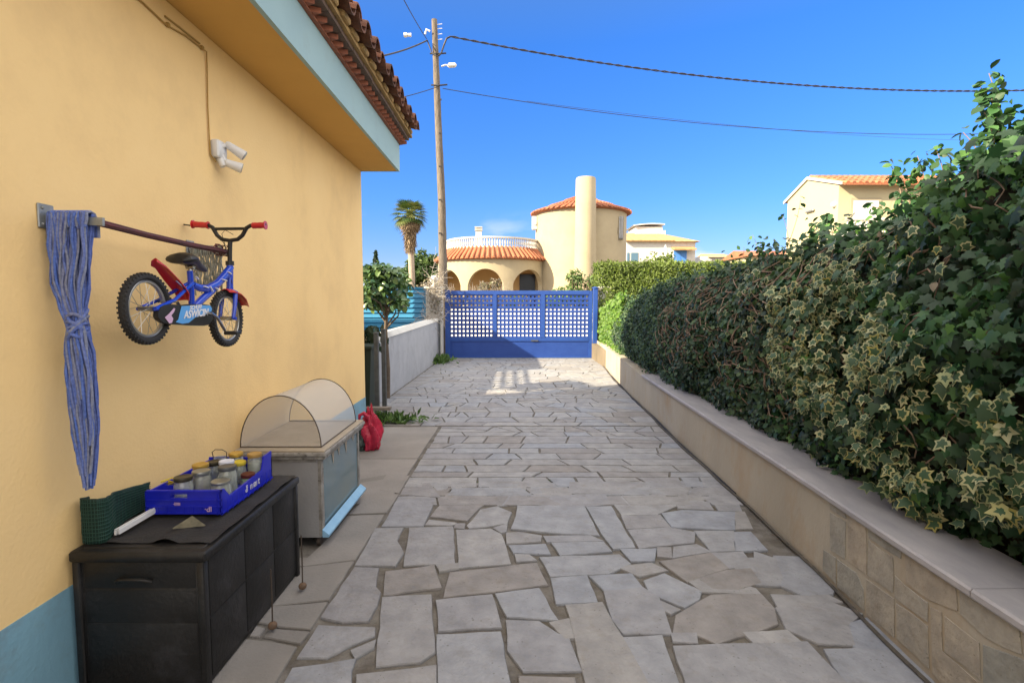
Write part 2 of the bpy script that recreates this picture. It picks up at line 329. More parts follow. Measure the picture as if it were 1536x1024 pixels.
def leaves(name, P, Nrm, size, tpl, mats, root=None, droop=.5, jit=.6, tone=None, updir=None):
    P = np.asarray(P, float); n = len(P); Nrm = np.asarray(Nrm, float)
    nr = Nrm+rng.normal(0, jit, (n, 3)); nr /= np.linalg.norm(nr, axis=1)[:, None]+1e-9
    t = rng.normal(0, .6, (n, 3)) + (np.array([0, 0, -droop]) if updir is None else updir)
    t -= nr*(t*nr).sum(1)[:, None]; t /= np.linalg.norm(t, axis=1)[:, None]+1e-9
    s_ = np.cross(t, nr); tv, tf, tm = tpl; tv = np.array(tv)
    size = np.asarray(size) if hasattr(size, '__len__') else np.full(n, size)
    V = P[:, None, :]+size[:, None, None]*(tv[None, :, 0, None]*s_[:, None, :]+tv[None, :, 1, None]*t[:, None, :]+tv[None, :, 2, None]*nr[:, None, :])
    k = len(tv); V = V.reshape(-1, 3)
    if root: V = V-np.array(root.location)
    lens = np.array([len(f) for f in tf]); flat = np.concatenate([np.array(f) for f in tf])
    idx = (flat[None, :]+(np.arange(n)*k)[:, None]).ravel()
    me = bpy.data.meshes.new(name); me.vertices.add(len(V)); me.vertices.foreach_set('co', V.astype(np.float32).ravel())
    me.loops.add(len(idx)); me.loops.foreach_set('vertex_index', idx.astype(np.int32))
    ll = np.tile(lens, n); me.polygons.add(len(ll)); st = np.concatenate([[0], np.cumsum(ll)[:-1]])
    me.polygons.foreach_set('loop_start', st.astype(np.int32)); me.polygons.foreach_set('loop_total', ll.astype(np.int32))
    for q in mats: me.materials.append(M[q])
    me.polygons.foreach_set('material_index', np.tile(np.array(tm, np.int32), n))
    me.update(calc_edges=True); me.validate()
    tn = rng.random(n) if tone is None else np.clip(tone, 0, 1)
    a = me.attributes.new('tone', 'FLOAT', 'POINT'); a.data.foreach_set('value', np.repeat(tn, k).astype(np.float32))
    o = bpy.data.objects.new(name, me); C.objects.link(o)
    if root: o.parent = root
    return o
def nz3(p, s=1.0, seed=0): return noise.noise(Vector((p[0]*s+seed, p[1]*s+seed*1.7, p[2]*s-seed)))

# ------------------------------------------------------------ ground, road
b = MB(); b.add([(-400,-60,-.06),(400,-60,-.06),(400,900,-.06),(-400,900,-.06)], [(0,1,2,3)]); struct(b.build('ground', 'earth'))
b = MB(); b.add([(-120,15.25,-.02),(120,15.25,-.02),(120,20.6,-.02),(-120,20.6,-.02)], [(0,1,2,3)]); struct(b.build('road', 'asphalt'))
b = MB(); b.box(-120, 120, 20.6, 21.9, -.1, .1); struct(b.build('pavement', 'pavement'))
# retaining wall line, surveyed
WL = [(-3,1.60),(0,1.67),(2.13,1.73),(3.19,1.78),(4.26,1.816),(5.15,1.856),(6.45,1.906),(7.89,1.965),(10.0,2.06),(12.0,2.21),(14.38,2.36),(15.0,2.40)]
def wallx(y): return float(np.interp(y, [a for a, _ in WL], [c for _, c in WL]))
b = MB(); b.add([(-2.6,-3,0),(1.95,-3,0),(2.0,6,0),(2.5,15.2,0),(-2.6,15.2,0)], [(0,1,2,3,4)]); struct(b.build('driveway_bed', 'grout'))

# ------------------------------------------------------------ crazy paving, stone by stone
def Z(s, ox, oy, pts): return [(ox+x/s, oy+y/s) for x, y in pts]
a1 = lambda *p: Z(4.267, 340, 840, p)
a2 = lambda *p: Z(4.267, 640, 840, p)
a3 = lambda *p: Z(3.491, 960, 840, p)
a4 = lambda *p: Z(4.267, 440, 700, p)
a5 = lambda *p: Z(4.267, 740, 700, p)
TR = [a1((820,55),(970,60),(950,180),(985,215),(960,300),(905,400),(740,405),(610,375)), a1((590,430),(945,445),(945,490),(800,550),(640,632),(460,628)),
 a1((800,590),(945,525),(935,570),(825,638)), a1((425,705),(820,645),(790,720),(795,1050),(260,1050)), a1((1020,85),(1325,45),(1370,185),(1010,235)),
 a1((1000,250),(1305,235),(1330,600),(1240,660),(960,690)), a1((840,750),(1340,685),(1345,1050),(830,1050)), a1((1345,40),(1470,30),(1480,65),(1370,80)),
 a2((150,90),(700,30),(770,165),(115,245),(120,190)), a2((65,270),(415,235),(475,440),(80,465)), a2((70,495),(470,478),(570,1050),(75,1050)),
 a2((445,228),(715,190),(835,392),(515,372)), a2((515,400),(715,405),(830,480),(905,515),(985,715),(620,720),(520,590)), a2((800,415),(905,392),(945,505),(885,508)),
 a2((900,305),(1115,290),(1400,785),(1520,1050),(1110,1050),(1000,700)), a2((805,130),(1020,112),(1080,275),(835,285)), a2((1050,115),(1310,100),(1370,180),(1150,210),(1120,180)),
 a2((1140,215),(1380,190),(1480,250),(1560,480),(1260,480),(1200,400)), a2((1250,510),(1500,495),(1600,785),(1680,1050),(1450,1050)), a2((590,760),(940,770),(1010,1050),(640,1050)),
 a3((30,120),(130,85),(310,170),(300,210),(230,250),(60,185)), a3((265,120),(450,62),(520,95),(540,140),(600,160),(620,185),(330,170)),
 a3((380,195),(630,195),(690,260),(710,340),(520,400),(400,440),(300,395),(185,390),(200,300)), a3((470,5),(700,0),(740,100),(720,140),(560,130)),
 a3((710,-10),(850,-5),(1020,140),(1000,185),(850,190),(740,140)), a3((190,470),(870,450),(1060,642),(1280,900),(330,900)),
 a3((980,485),(1220,475),(1400,500),(1520,640),(1740,900),(1300,900),(1080,640)), a3((555,395),(770,385),(830,435),(600,440)),
 a3((725,265),(1000,235),(1150,290),(1080,345),(1110,450),(930,440),(775,370)), a3((1110,345),(1210,318),(1350,440),(1360,480),(1130,460)),
 a3((175,400),(285,398),(290,435),(185,428)), a3((115,232),(195,268),(160,285),(95,250)),
 a3((700,195),(860,200),(980,195),(1040,225),(730,250)),
 a4((570,390),(665,225),(700,214),(905,214),(830,388)), a4((530,402),(700,400),(660,480),(700,560),(650,645),(400,640)), a4((745,398),(1020,390),(1028,625),(712,640)),
 a4((1045,412),(1260,405),(1330,440),(1385,630),(1060,655)), a4((730,115),(870,112),(940,205),(690,185)), a4((985,172),(1140,180),(1285,205),(1200,260),(1110,350),(880,325),(950,240)),
 a4((1115,385),(1200,285),(1300,262),(1395,300),(1365,370),(1130,402)), a4((870,350),(1040,368),(1020,385),(850,378)), a4((1040,372),(1095,372),(1090,405),(1030,398)),
 a4((1280,400),(1365,375),(1360,425),(1330,430)), a4((885,115),(990,108),(985,150),(925,160)), a4((1015,108),(1095,110),(1070,145),(1015,150)), a4((1110,115),(1190,112),(1150,145),(1075,148)),
 a4((1200,140),(1245,185),(1160,170)), a4((1245,105),(1490,100),(1485,185),(1260,182)), a4((1300,195),(1490,192),(1490,240),(1310,258)), a4((930,645),(1050,630),(1055,660),(940,680)),
 a5((160,260),(580,265),(670,445),(440,435),(120,405),(150,330)), a5((245,190),(715,188),(745,245),(640,258),(400,265),(235,245)), a5((600,265),(750,262),(900,525),(770,535),(700,440)),
 a5((750,200),(1090,190),(1165,255),(1040,310),(830,315)), a5((830,325),(1060,320),(1120,390),(860,400)), a5((870,415),(1130,400),(1280,430),(1275,490),(940,525)),
 a5((85,435),(160,428),(305,450),(300,485),(90,500)), a5((330,455),(620,450),(690,480),(350,490)), a5((105,515),(330,505),(360,568),(130,560)), a5((380,500),(700,492),(750,550),(430,575)),
 a5((140,572),(230,575),(270,608),(150,615)), a5((305,590),(800,575),(870,630),(740,690),(370,710)), a5((825,540),(1030,540),(1020,610),(890,610)), a5((1060,530),(1125,530),(1130,585),(1065,580)),
 a5((1165,525),(1300,510),(1380,550),(1160,585)), a5((820,655),(1010,630),(1095,670),(930,705)), a5((1080,620),(1390,570),(1490,660),(1240,740),(1140,665)),
 a5((1300,425),(1530,425),(1536,545),(1400,550)), a5((1090,310),(1210,290),(1536,300),(1536,410),(1150,395)), a5((1180,225),(1370,235),(1400,280),(1190,270)),
 a5((1190,192),(1320,192),(1360,220),(1200,215)), a5((1385,190),(1536,180),(1580,290),(1450,285)), a5((950,110),(1220,100),(1295,180),(995,180)), a5((1290,105),(1430,100),(1520,170),(1340,180)),
 a5((495,110),(850,102),(960,115),(985,178),(490,178)), a5((245,115),(465,108),(468,178),(240,180)), a5((1400,565),(1590,560),(1660,640),(1510,655)), a5((1260,748),(1500,680),(1640,670),(1700,750),(1560,790),(1330,785)),
 a5((1550,430),(1640,430),(1740,540),(1560,545)), a5((1560,300),(1600,300),(1650,400),(1560,405)), a5((1680,560),(1800,600),(1900,720),(1720,740),(1690,650))]
STR = [a1((480,52),(815,14),(657,262),(315,300),(100,330),(100,100)), a1((310,305),(648,277),(538,452),(330,435),(215,410),(60,400),(60,320)), a1((295,447),(533,467),(470,546),(235,500)),
 a1((190,430),(250,447),(210,498),(150,495)), a1((130,515),(290,530),(452,562),(310,800),(200,1050),(-300,1050),(-300,560)),
 a4((90,590),(240,450),(345,322),(585,312),(398,602),(70,645),(-300,650),(-300,590)), a4((350,308),(430,240),(445,182),(678,182),(597,300)), a4((550,155),(610,62),(745,62),(678,177)), a4((410,90),(598,57),(540,143),(410,133))]
paving = MB()
def clean(poly):
    a = sum(poly[i][0]*poly[(i+1) % len(poly)][1]-poly[(i+1) % len(poly)][0]*poly[i][1] for i in range(len(poly)))
    return poly if a > 0 else poly[::-1]
def stone(poly, h=.013, rough=.004, ins=.003, step=.09):
    poly = clean(poly); pts = []; n = len(poly)
    for i in range(n):
        p, q = Vector(poly[i]), Vector(poly[(i+1) % n]); d = q-p; k = max(1, int(d.length/step)); nn = Vector((d.y, -d.x)).normalized() if d.length > 1e-6 else Vector((0,0))
        pts.append(p+Vector((random.uniform(-1,1), random.uniform(-1,1)))*rough*.5)
        for j in range(1, k):
            pts.append(p+d*(j/k)+nn*random.uniform(-1, 1)*rough)
    # soften corners: chamfer each original corner a little is done by the jitter
    k = len(pts); c = sum(pts, Vector((0,0)))/k
    tilt = (random.uniform(-.006,.006), random.uniform(-.006,.006))
    def up(p, z): return (p.x, p.y, z+(p.x-c.x)*tilt[0]+(p.y-c.y)*tilt[1])
    inner = []
    for i in range(k):
        a_, b_, c_ = pts[i-1], pts[i], pts[(i+1) % k]; e = (c_-a_); nrm = Vector((-e.y, e.x)); nrm = nrm.normalized() if nrm.length > 1e-6 else Vector((0,0))
        inner.append(b_+nrm*ins)
    vs = [(p.x, p.y, -.01) for p in pts]+[up(p, h*.55) for p in pts]+[up(p, h) for p in inner]
    fs = [tuple(2*k+i for i in range(k))]
    for r_ in range(2):
        for i in range(k): fs.append((r_*k+i, r_*k+(i+1) % k, (r_+1)*k+(i+1) % k, (r_+1)*k+i))
    return vs, fs
def shrink(poly, g):
    P = [Vector(p) for p in clean([tuple(p) for p in poly])]; n = len(P); out = []
    for i in range(n):
        a_, b_, c_ = P[i-1], P[i], P[(i+1) % n]; e1, e2 = (b_-a_), (c_-b_)
        if e1.length < 1e-4 or e2.length < 1e-4: continue
        n1 = Vector((-e1.y, e1.x)).normalized(); n2 = Vector((-e2.y, e2.x)).normalized(); m_ = (n1+n2)
        m_ = m_/max(m_.length_squared, .5)*2*.5*2 if m_.length > .1 else n1
        out.append(tuple(b_+m_*g))
    return out
def put(mb, poly, **kw):
    mb.ct = random.random(); mb.add(*stone(poly, **kw))
for t in TR:
    q = [G(*p)[:2] for p in t]; cx = sum(p[0] for p in q)/len(q); g_ = .006 if cx < .2 else (.010 if cx < .7 else .014)
    put(paving, shrink(q, -g_) if len(shrink(q, -g_)) > 2 else q, rough=.0045, h=.013+random.uniform(-.0015,.0015))
# beyond the long joint: narrow courses with skew cuts; behind the camera too
def jx(y): return float(np.interp(y, [-3, 2.08, 3.13, 4.34, 6.62, 6.63, 8.0, 8.5, 15], [-.93, -.934, -.949, -.93, -.895, -2.3, -2.3, -2.03, -1.95]))
def split(poly, depth):
    """cuts a polygon (convex) by a random line"""
    if depth == 0: return [poly]
    n = len(poly); P = [Vector(p) for p in poly]; c = sum(P, Vector((0,0)))/n
    ang = random.uniform(0, PI); d = Vector((math.cos(ang), math.sin(ang)*.7)); nn = Vector((-d.y, d.x)); A, B = [], []
    for i in range(n):
        p, q = P[i], P[(i+1) % n]; sp, sq = (p-c).dot(nn), (q-c).dot(nn)
        (A if sp >= 0 else B).append(p)
        if sp*sq < 0:
            x = p+(q-p)*(sp/(sp-sq)); A.append(x); B.append(x)
    return [r for s_ in (A, B) if len(s_) > 2 for r in split([tuple(v) for v in s_], depth-1)]
def courses(ya, yb):
    y = ya
    while y < yb:
        hgt = random.choice([.15,.2,.26,.32,.4]); y2 = min(y+hgt, yb)
        if yb-y2 < .12: y2 = yb
        x0, x1 = (jx(y)+.02, wallx(y)-.02); x = x0; tilt0 = random.uniform(-.05,.05); prev = 0
        while x < x1-.05:
            wd = random.uniform(.2, .68); xe = x+wd
            if x1-xe < .18: xe = x1
            sk = random.uniform(-.12,.12) if xe < x1 else 0
            q = [(x-prev*.5, y), (xe-sk*.5, y), (xe+sk*.5, y2), (x+prev*.5, y2)]
            dd = 0 if random.random() < .5 else (1 if random.random() < .75 else 2)
            if (y2-y) < .21: dd = 0
            for s_ in split(q, dd):
                s2 = shrink(s_, random.uniform(.004,.011))
                ar = abs(sum(s2[i][0]*s2[(i+1) % len(s2)][1]-s2[(i+1) % len(s2)][0]*s2[i][1] for i in range(len(s2))))/2 if len(s2) > 2 else 0
                if ar > .004: put(paving, s2, rough=.006)
            prev = sk; x = xe
        y = y2
courses(-3, 1.82); courses(3.98, 6.60); courses(6.64, 15.1)
struct(paving.build('driveway_paving', 'stone'))
strip = MB()
for t in STR: put(strip, [tuple(G(*p)[:2]) for p in t], rough=.003, h=.012)
for q in [[(-1.745,4.02),(jx(4.1)-.02,4.02),(jx(5.2)-.01,5.2),(-1.745,5.2)],[(-1.745,5.215),(jx(5.2)-.015,5.215),(jx(6.6)-.015,6.58),(-1.745,6.58)],[(-1.74,-3),(-.95,-3),(-.95,-.5),(-1.74,-.5)],[(-1.74,-.48),(-.95,-.48),(-.95,1.75),(-1.74,1.75)],
          [(-1.74,1.77),(-1.3,1.77),(-1.3,3.0),(-1.74,3.0)]]: put(strip, q, h=.012, step=.3)
struct(strip.build('path', 'slab'))
# moss in the long joint
mp_, mn = [], []
for _ in range(420):
    px = random.uniform(695, 840); yy = G(px, 723.5-(px-695)*.012)[1]; mp_.append((G(px, 723)[0], yy+random.gauss(0,.006), .004)); mn.append((0,0,1))
o = leaves('moss', mp_, mn, .012, blade_tpl(.3), ['weed'], updir=np.array([0,0,.8])); o['kind'] = 'stuff'; tag(o, 'thin line of green moss in the long paving joint', 'moss')

# ------------------------------------------------------------ our house
H0 = empty('yellow_house', (-1.75,2,0), 'ochre yellow house wall with wide overhanging eaves and clay roof tiles', 'house')
b = MB(); b.box(-6.6, -1.75, -3, 6.33, .433, 3.08); b.prism([(-6.6,5.95,0),(-14,2.1,0),(-14,-4,0),(-6.6,-4,0)], (0,0,7.8)); b.build('wall', 'render', H0)  # prism: added unseen tall block, footprint skewed to shape its shadow edge
b = MB(); b.box(-6.6, -1.747, -3, 6.333, -.03, .433); b.build('plinth', 'plinth', H0)
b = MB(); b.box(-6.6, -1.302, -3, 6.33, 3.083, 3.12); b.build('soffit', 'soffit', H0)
b = MB(); b.box(-1.33, -1.30, -3, 6.345, 3.08, 3.385); b.box(-6.6, -1.331, 6.3325, 6.345, 3.08, 3.385); b.build('fascia', 'fascia', H0)
b = MB(); b.box(-6.6, -1.27, -3, 6.36, 3.388, 3.395)
y = -3.0
while y < 6.3:
    b.add([(-1.33,y,3.396),(-1.215,y+.055,3.396),(-1.33,y+.11,3.396),(-1.33,y,3.43),(-1.215,y+.055,3.43),(-1.33,y+.11,3.43)], [(0,2,1),(3,4,5),(0,1,4,3),(1,2,5,4),(2,0,3,5)]); y += .112
b.build('dogtooth_course', 'dog', H0)
b = MB(); y = -3.0
while y < 6.3:
    b.box(-1.6, -1.185+random.uniform(-.004,.004), y, y+.268, 3.433, 3.466); y += .275
b.build('brick_course', 'brick', H0)
b = MB()
y = -3.0; i = 0
b.box(-3, -1.155, -3, 6.37, 3.468, 3.50)
while y < 6.3: b.box(-1.7, -1.13+random.uniform(-.012,.012), y, y+.16, 3.49, 3.535, .01); y += .2406
b.build('eaves_mortar', 'mortar_y', H0)
def halfpipe(mb, x0, z0, x1, z1, yc, r0, r1, up=1, th=.013, n=9):
    vs = []; 
    for (x, z, r) in ((x0, z0, r0), (x1, z1, r1)):
        for rr in (r, r-th):
            for j in range(n+1):
                t = PI*j/n; vs.append((x, yc+rr*math.cos(t), z+up*rr*math.sin(t)*.95))
    m_ = n+1; fs = []
    for j in range(n):
        fs += [(j, j+1, 2*m_+j+1, 2*m_+j), (m_+j+1, m_+j, 3*m_+j, 3*m_+j+1), (j+1, j, m_+j, m_+j+1), (2*m_+j, 2*m_+j+1, 3*m_+j+1, 3*m_+j)]
    fs += [(0, 2*m_, 3*m_, m_), (n, m_+n, 3*m_+n, 2*m_+n)]
    mb.add(vs, fs)
b = MB(); SL = .33
for i in range(40):
    yc = 6.28-.2406*i
    for c_ in range(5):
        xa = -1.055-.38*c_+random.uniform(-.012,.012); xb = -1.055-.38*(c_+1)-.06; za = 3.535+SL*.38*c_; zb = za+SL*.44-.012
        b.ct = random.random(); halfpipe(b, xa, za+.018, xb, zb, yc+random.uniform(-.006,.006), .083, .070)
        b.ct = random.random()*.6; halfpipe(b, xa-.012, za+.052, xb, zb+.04, yc-.1203, .092, .080, -1)
b.build('roof', 'tile', H0, smooth=True)
b = MB(); b.add([(-1.3,-3,3.5),(-1.3,6.3,3.5),(-3.0,6.3,4.02),(-3.0,-3,4.02),(-3.02,-3,3.5),(-3.02,6.3,3.5)], [(0,1,2,3),(3,2,5,4),(0,4,5,1),(0,3,4),(1,5,2)]); b.build('roof_bed', 'brick', H0)

# electric cable and twin spotlight
o = MB(); pts = [WX(150,-40,-1.742), WX(213,3,-1.742), WX(250,38,-1.742), WX(280,55,-1.742), WX(303,73,-1.742), WX(310,78,-1.738), WX(311,100,-1.742), WX(312,160,-1.742), WX(314,200,-1.742), WX(316,232,-1.742), WX(324,243,-1.73)]
o.tube(pts, .0042, 6); o.tube([WX(248,25,-1.744), WX(270,42,-1.744), WX(300,66,-1.744)], .005, 5)
for p in (WX(303,72,-1.742), WX(252,38,-1.742)): o.sphere(p, .013, 6)
tag(o.build('electric_cable', 'cable_y', smooth=True), 'thin ochre painted cable run under the eaves and down the yellow wall', 'cable')
p0 = WX(322,224,-1.75); S = empty('security_light', p0, 'white twin spotlight on the yellow wall below the cable', 'wall light')
b = MB(); q = Vector(p0); b.box(q.x, q.x+.05, q.y-.05, q.y+.05, q.z-.055, q.z+.045, .008); b.build('housing', 'porcelain', S, True)
for (dx, dz, dy, ddx, ddz) in ((.06,.035,.06,.10,-.07),(.06,-.075,.04,.09,-.03)):
    b = MB(); a_ = q+Vector((dx, dy-.03, dz)); e = a_+Vector((ddx*.8, .04, ddz*.8)); b.tube([q+Vector((.04,0,dz*.4)), a_], .012, 8); d = (e-a_)
    b.tube([a_-d*.1, a_, a_+d*.3, e], [.014,.022,.024,.031], 16); lh = b.build('lamp_head', 'porcelain', S, True)
    b = MB(); b.tube([e, e+d*.04], [.028,.026], 16); b.build('lens', 'galv', lh)
b = MB(); b.tube([q+Vector((.03,0,-.055)), q+Vector((.05,0,-.10))], [.022,.018], 10); b.build('sensor', 'porcelain', S, True)

# ------------------------------------------------------------ clothesline with cords, hanging curtain
CL = empty('clothesline', (-1.65,2.45,1.84), 'wall mounted clothesline with maroon cords strung between two steel brackets', 'clothesline')
def bracket(y, z):
    b = MB(); b.box(-1.75, -1.742, y-.035, y+.035, z-.035, z+.055, .003); b.beam((-1.75,y,z), (-1.53,y,z-.01), .012, .03); b.beam((-1.745,y,z-.03), (-1.6,y,z-.012), .008, .012)
    for dz in (-.02,.04): b.sphere((-1.741,y-.018,z+dz), .006, 5)
    b.build('bracket', 'galv', CL)
bracket(2.03, 1.865); bracket(2.93, 1.835)
for i, (dx, dz) in enumerate([(-.012,0),(.0,.006),(.010,-.004),(-.004,-.010)]):
    b = MB(); b.tube([(-1.55+dx,2.03,1.855+dz), (-1.55+dx*1.6,2.3,1.842+dz*.9), (-1.55+dx,2.6,1.834+dz), (-1.55+dx*.7,2.95,1.832+dz)], .0055, 6); b.build('cord', 'brown_pipe', CL, True)
b = MB()
for i in range(5):
    c_ = Vector((-1.56,2.9+random.uniform(-.05,.05),1.835)); pts = [c_+Vector((random.uniform(-.03,.03), .03*math.cos(t), .03*math.sin(t))) for t in np.linspace(0, 5.5, 9)]
    b.tube(pts, .0022, 5)
b.build('cord_knot', 'brown_pipe', CL)
# folded blue chenille strip curtain
def strands(name, root, n, keys, r, matn, yr=.05, ends=.0, seed=1):
    rnd = random.Random(seed); b = MB()
    for i in range(n):
        u = (i+.5)/n*2-1; dy = rnd.uniform(-yr, yr); cut = 1-ends*abs(rnd.gauss(0,.6)); pts = []; b.ct = rnd.random(); ph = rnd.uniform(0,6.28); u2 = u+rnd.gauss(0,.12)
        if rnd.random() < .3: u2 = -u2*.7
        z0, z1 = keys[0][0], keys[-1][0]; zend = z0+(z1-z0)*max(.55, min(1, cut))
        for k in range(25):
            z = z0+(zend-z0)*k/24; zz = [q_[0] for q_ in keys][::-1]
            cx = np.interp(z, zz, [q_[1] for q_ in keys][::-1]); hw = np.interp(z, zz, [q_[2] for q_ in keys][::-1]); m_ = (k/24)
            uu = u*(1-m_)+u2*m_; pts.append((cx+uu*hw+.004*math.sin(k*1.1+ph), 2.03+dy*(.6+.4*hw/.09)+.003*math.cos(k*.9+ph), z))
        rr = r*rnd.uniform(.7,1.3); b.tube(pts, [rr*(1+.15*math.sin(k*2.1+ph)) for k in range(25)], 6)
    return b.build(name, matn, root, True)
CU = empty('strip_curtain', (-1.65,2.03,.85), 'long blue chenille strip curtain slung over the near clothesline bracket and knotted halfway', 'curtain')
keys = [(1.885,-1.648,.070),(1.75,-1.655,.068),(1.62,-1.662,.055),(1.52,-1.655,.032),(1.47,-1.648,.024),(1.38,-1.643,.038),(1.25,-1.640,.043),(1.05,-1.637,.036),(.95,-1.638,.024),(.83,-1.640,.009)]
strands('strips', CU, 90, keys, .0045, 'strand', .030, .25)
b = MB()
for i in range(36):
    x = -1.718+.14*i/35; b.ct = random.random(); q_ = random.uniform(0,.01); b.tube([(x+random.uniform(-.006,.006), 2.03-.020, 1.835+random.uniform(-.01,.01)), (x, 2.03-.028+q_, 1.862), (x,2.03-.018,1.887), (x,2.03,1.893), (x,2.03+.018,1.887), (x, 2.03+.036, 1.855), (x,2.03+.035,1.8)], .0054, 6)
b.build('fold_over_bracket', 'strand', CU, True)
b = MB()
for i in range(7):
    b.ct = random.random(); pts = []
    for k in range(17):
        t = 2*PI*k/16; pts.append((-1.648+.029*math.cos(t), 2.03+.034*math.sin(t), 1.470+.009*i-.03+.035*math.cos(t+i*1.9)))
    b.tube(pts, .0065, 6)
b.build('knot', 'strand', CU, True)
GS = empty('string_bundle', (-1.66,2.93,1.6), 'bundle of pale grey strings hanging from the far clothesline bracket behind the bicycle', 'strings')
b = MB(); rs = random.Random(3)
for i in range(34):
    x = -1.735+.17*i/33; z1 = 1.62+rs.uniform(-.03,.04); pts = [(x+rs.uniform(-.004,.004), 2.93+rs.uniform(-.015,.015)-.02, 1.86-(1.86-z1)*k/6) for k in range(7)]; b.tube(pts, .0035, 5)
b.build('strings', 'string', GS)

# ------------------------------------------------------------ children's bicycle hanging on the wall
XB = -1.51
BK = empty('childs_bicycle', (XB,2.5,1.35), 'small blue childs bicycle with red mudguards and grips hanging on the yellow wall', 'bicycle')
def B(px, py, dx=0): x, y, z = WX(px, py, XB); return Vector((x+dx, y, z))
def wheel(c, name='wheel'):
    c = Vector(c)
    def ring(mb, Rm, r, n=40, m_=10, sx=1):
        vs = []; 
        for i in range(n):
            t = 2*PI*i/n
            for j in range(m_):
                q_ = 2*PI*j/m_; rr = Rm+r*math.cos(q_); vs.append((c.x+r*sx*math.sin(q_), c.y+rr*math.cos(t), c.z+rr*math.sin(t)))
        mb.add(vs, [(i*m_+j, i*m_+(j+1) % m_, ((i+1) % n)*m_+(j+1) % m_, ((i+1) % n)*m_+j) for i in range(n) for j in range(m_)])
    b = MB(); ring(b, .116, .0055, 48, 8, 1.6); ring(b, .110, .003, 48, 6, 3.0); w_ = b.build(name, 'rim', BK, True)
    b = MB(); ring(b, .1325, .0155, 48, 10, 1.15)
    for i in range(46):
        t = 2*PI*i/46
        for k, off in enumerate((-.013,-.0045,.0045,.013)):
            t2 = t+(.035 if k % 2 else -.035); rr = .1475-abs(off)*.35; ctr = Vector((c.x+off, c.y+rr*math.cos(t2), c.z+rr*math.sin(t2))); d = Vector((0, math.cos(t2), math.sin(t2))); tg = Vector((0,-d.z,d.y))
            b.beam(ctr-d*.004, ctr+d*.0035, .0075, .008, tg)
    b.build('tyre', 'rubber', w_, True)
    b = MB(); b.tube([c+Vector((-.03,0,0)), c+Vector((.03,0,0))], .011, 10)
    for i in range(20):
        t = 2*PI*i/20; sx_ = .02*(1 if i % 2 else -1); t0 = t+.5*(1 if i % 4 < 2 else -1)
        b.tube([c+Vector((sx_, .011*math.cos(t0), .011*math.sin(t0))), c+Vector((0,.112*math.cos(t),.112*math.sin(t)))], .0011, 4)
    b.build('spokes', 'chrome', w_)
HR = B(220,463); HF = B(340,477.5)
wheel(HR); wheel(HF)
b = MB()
b.tube([B(345,395), B(345,431)], .017, 12); b.tube([B(285,406), B(287,432), B(288,462)], .0135, 12)
b.tube([B(289,427), B(297,431), B(310,433), B(324,427), B(336,414), B(346,401)], [.016,.018,.020,.020,.020,.018], 14)
b.tube([B(292,460), B(303,449), B(316,438), B(330,424), B(343,412)], [.017,.018,.017,.014,.012], 12)
for s_ in (-1, 1):
    b.tube([HR+Vector((s_*.035,0,0)), B(250,450,s_*.035), B(270,436,s_*.022), B(286,425,s_*.012)], .008, 8)
    b.tube([HR+Vector((s_*.035,0,0)), B(262,465,s_*.03), B(291,464,s_*.016)], .009, 8)
fr = b.build('frame', 'blue', BK, True)
b = MB()
for a_, c_ in (((300,429.5),(306,431.5)),((309,430),(313,437)),((328,419),(334,421)),((318,432),(322,435)),((337,408),(341,411)),((288,415),(291,419))):
    p, q_ = B(*a_, .021), B(*c_, .021); b = MB(); b.beam(p, q_, .004, .010, (1,0,0)); b.build('decal', 'white_d', fr)
b = MB(); b.tube([B(345,431), B(345,437)], .018, 12)
for s_ in (-1, 1):
    b.tube([B(345,436,s_*.01), B(344,438,s_*.034), B(342.5,458,s_*.036), HF+Vector((s_*.036,0,0))], [.012,.013,.011,.009], 10)
    b.tube([HF+Vector((s_*.036,0,0)), HF+Vector((s_*.052,0,0))], .009, 8)
b.build('fork', 'blue', BK, True)
b = MB(); c0 = B(345,395); yb_ = c0.y
def HB(px, py): return Vector(WY(px, py, yb_))
b.tube([c0, HB(345,378), HB(345.5,362)], .0115, 10); b.tube([HB(289,337), HB(313,338), HB(319,341), HB(326,353), HB(333,359), HB(345,361), HB(357,359), HB(364,353), HB(370,342), HB(376,338.5), HB(399,338)], .0105, 10)
b.tube([HB(321,343.5), HB(368,343)], .008, 8); b.tube([c0+Vector((0,0,-.01)), c0+Vector((0,0,.012))], .021, 12)
hb = b.build('handlebar', 'blackp', BK, True)
for p_, q_ in (((289,336.5),(313,338)),((379,338.5),(399,338))):
    b = MB(); p, q2 = HB(*p_), HB(*q_); b.tube([p+(q2-p)*t for t in (0,.06,.07,.2,.4,.6,.8,.93,.94,1)], [.022,.022,.0155,.017,.0155,.017,.0155,.017,.02,.02] if p_[0] < 300 else [.0155,.017,.0155,.017,.0155,.017,.0155,.017,.023,.023], 12); b.build('grip', 'red', BK, True)
b = MB(); b.tube([HB(308,339), HB(290,339), HB(276,337)], .004, 6); b.tube([HB(308,339), HB(311,337)], .009, 6); b.build('brake_lever', 'blackp', BK, True)
b = MB(); b.tube([HB(311,338), HB(328,352), HB(334,366)+Vector((0,.02,0)), HB(338,385)+Vector((0,.03,0)), B(343,425,.02)], .0018, 5); b.tube([HB(350,352), HB(338,345), HB(333,351), HB(340,375)], .0016, 5); b.build('brake_cable', 'blackp', BK)
b = MB(); b.tube([B(285,407), B(286,396)], .010, 10); b.tube([B(285,400,-.015), B(285,400,.02)], .012, 8); b.build('seat_post', 'chrome', BK, True)
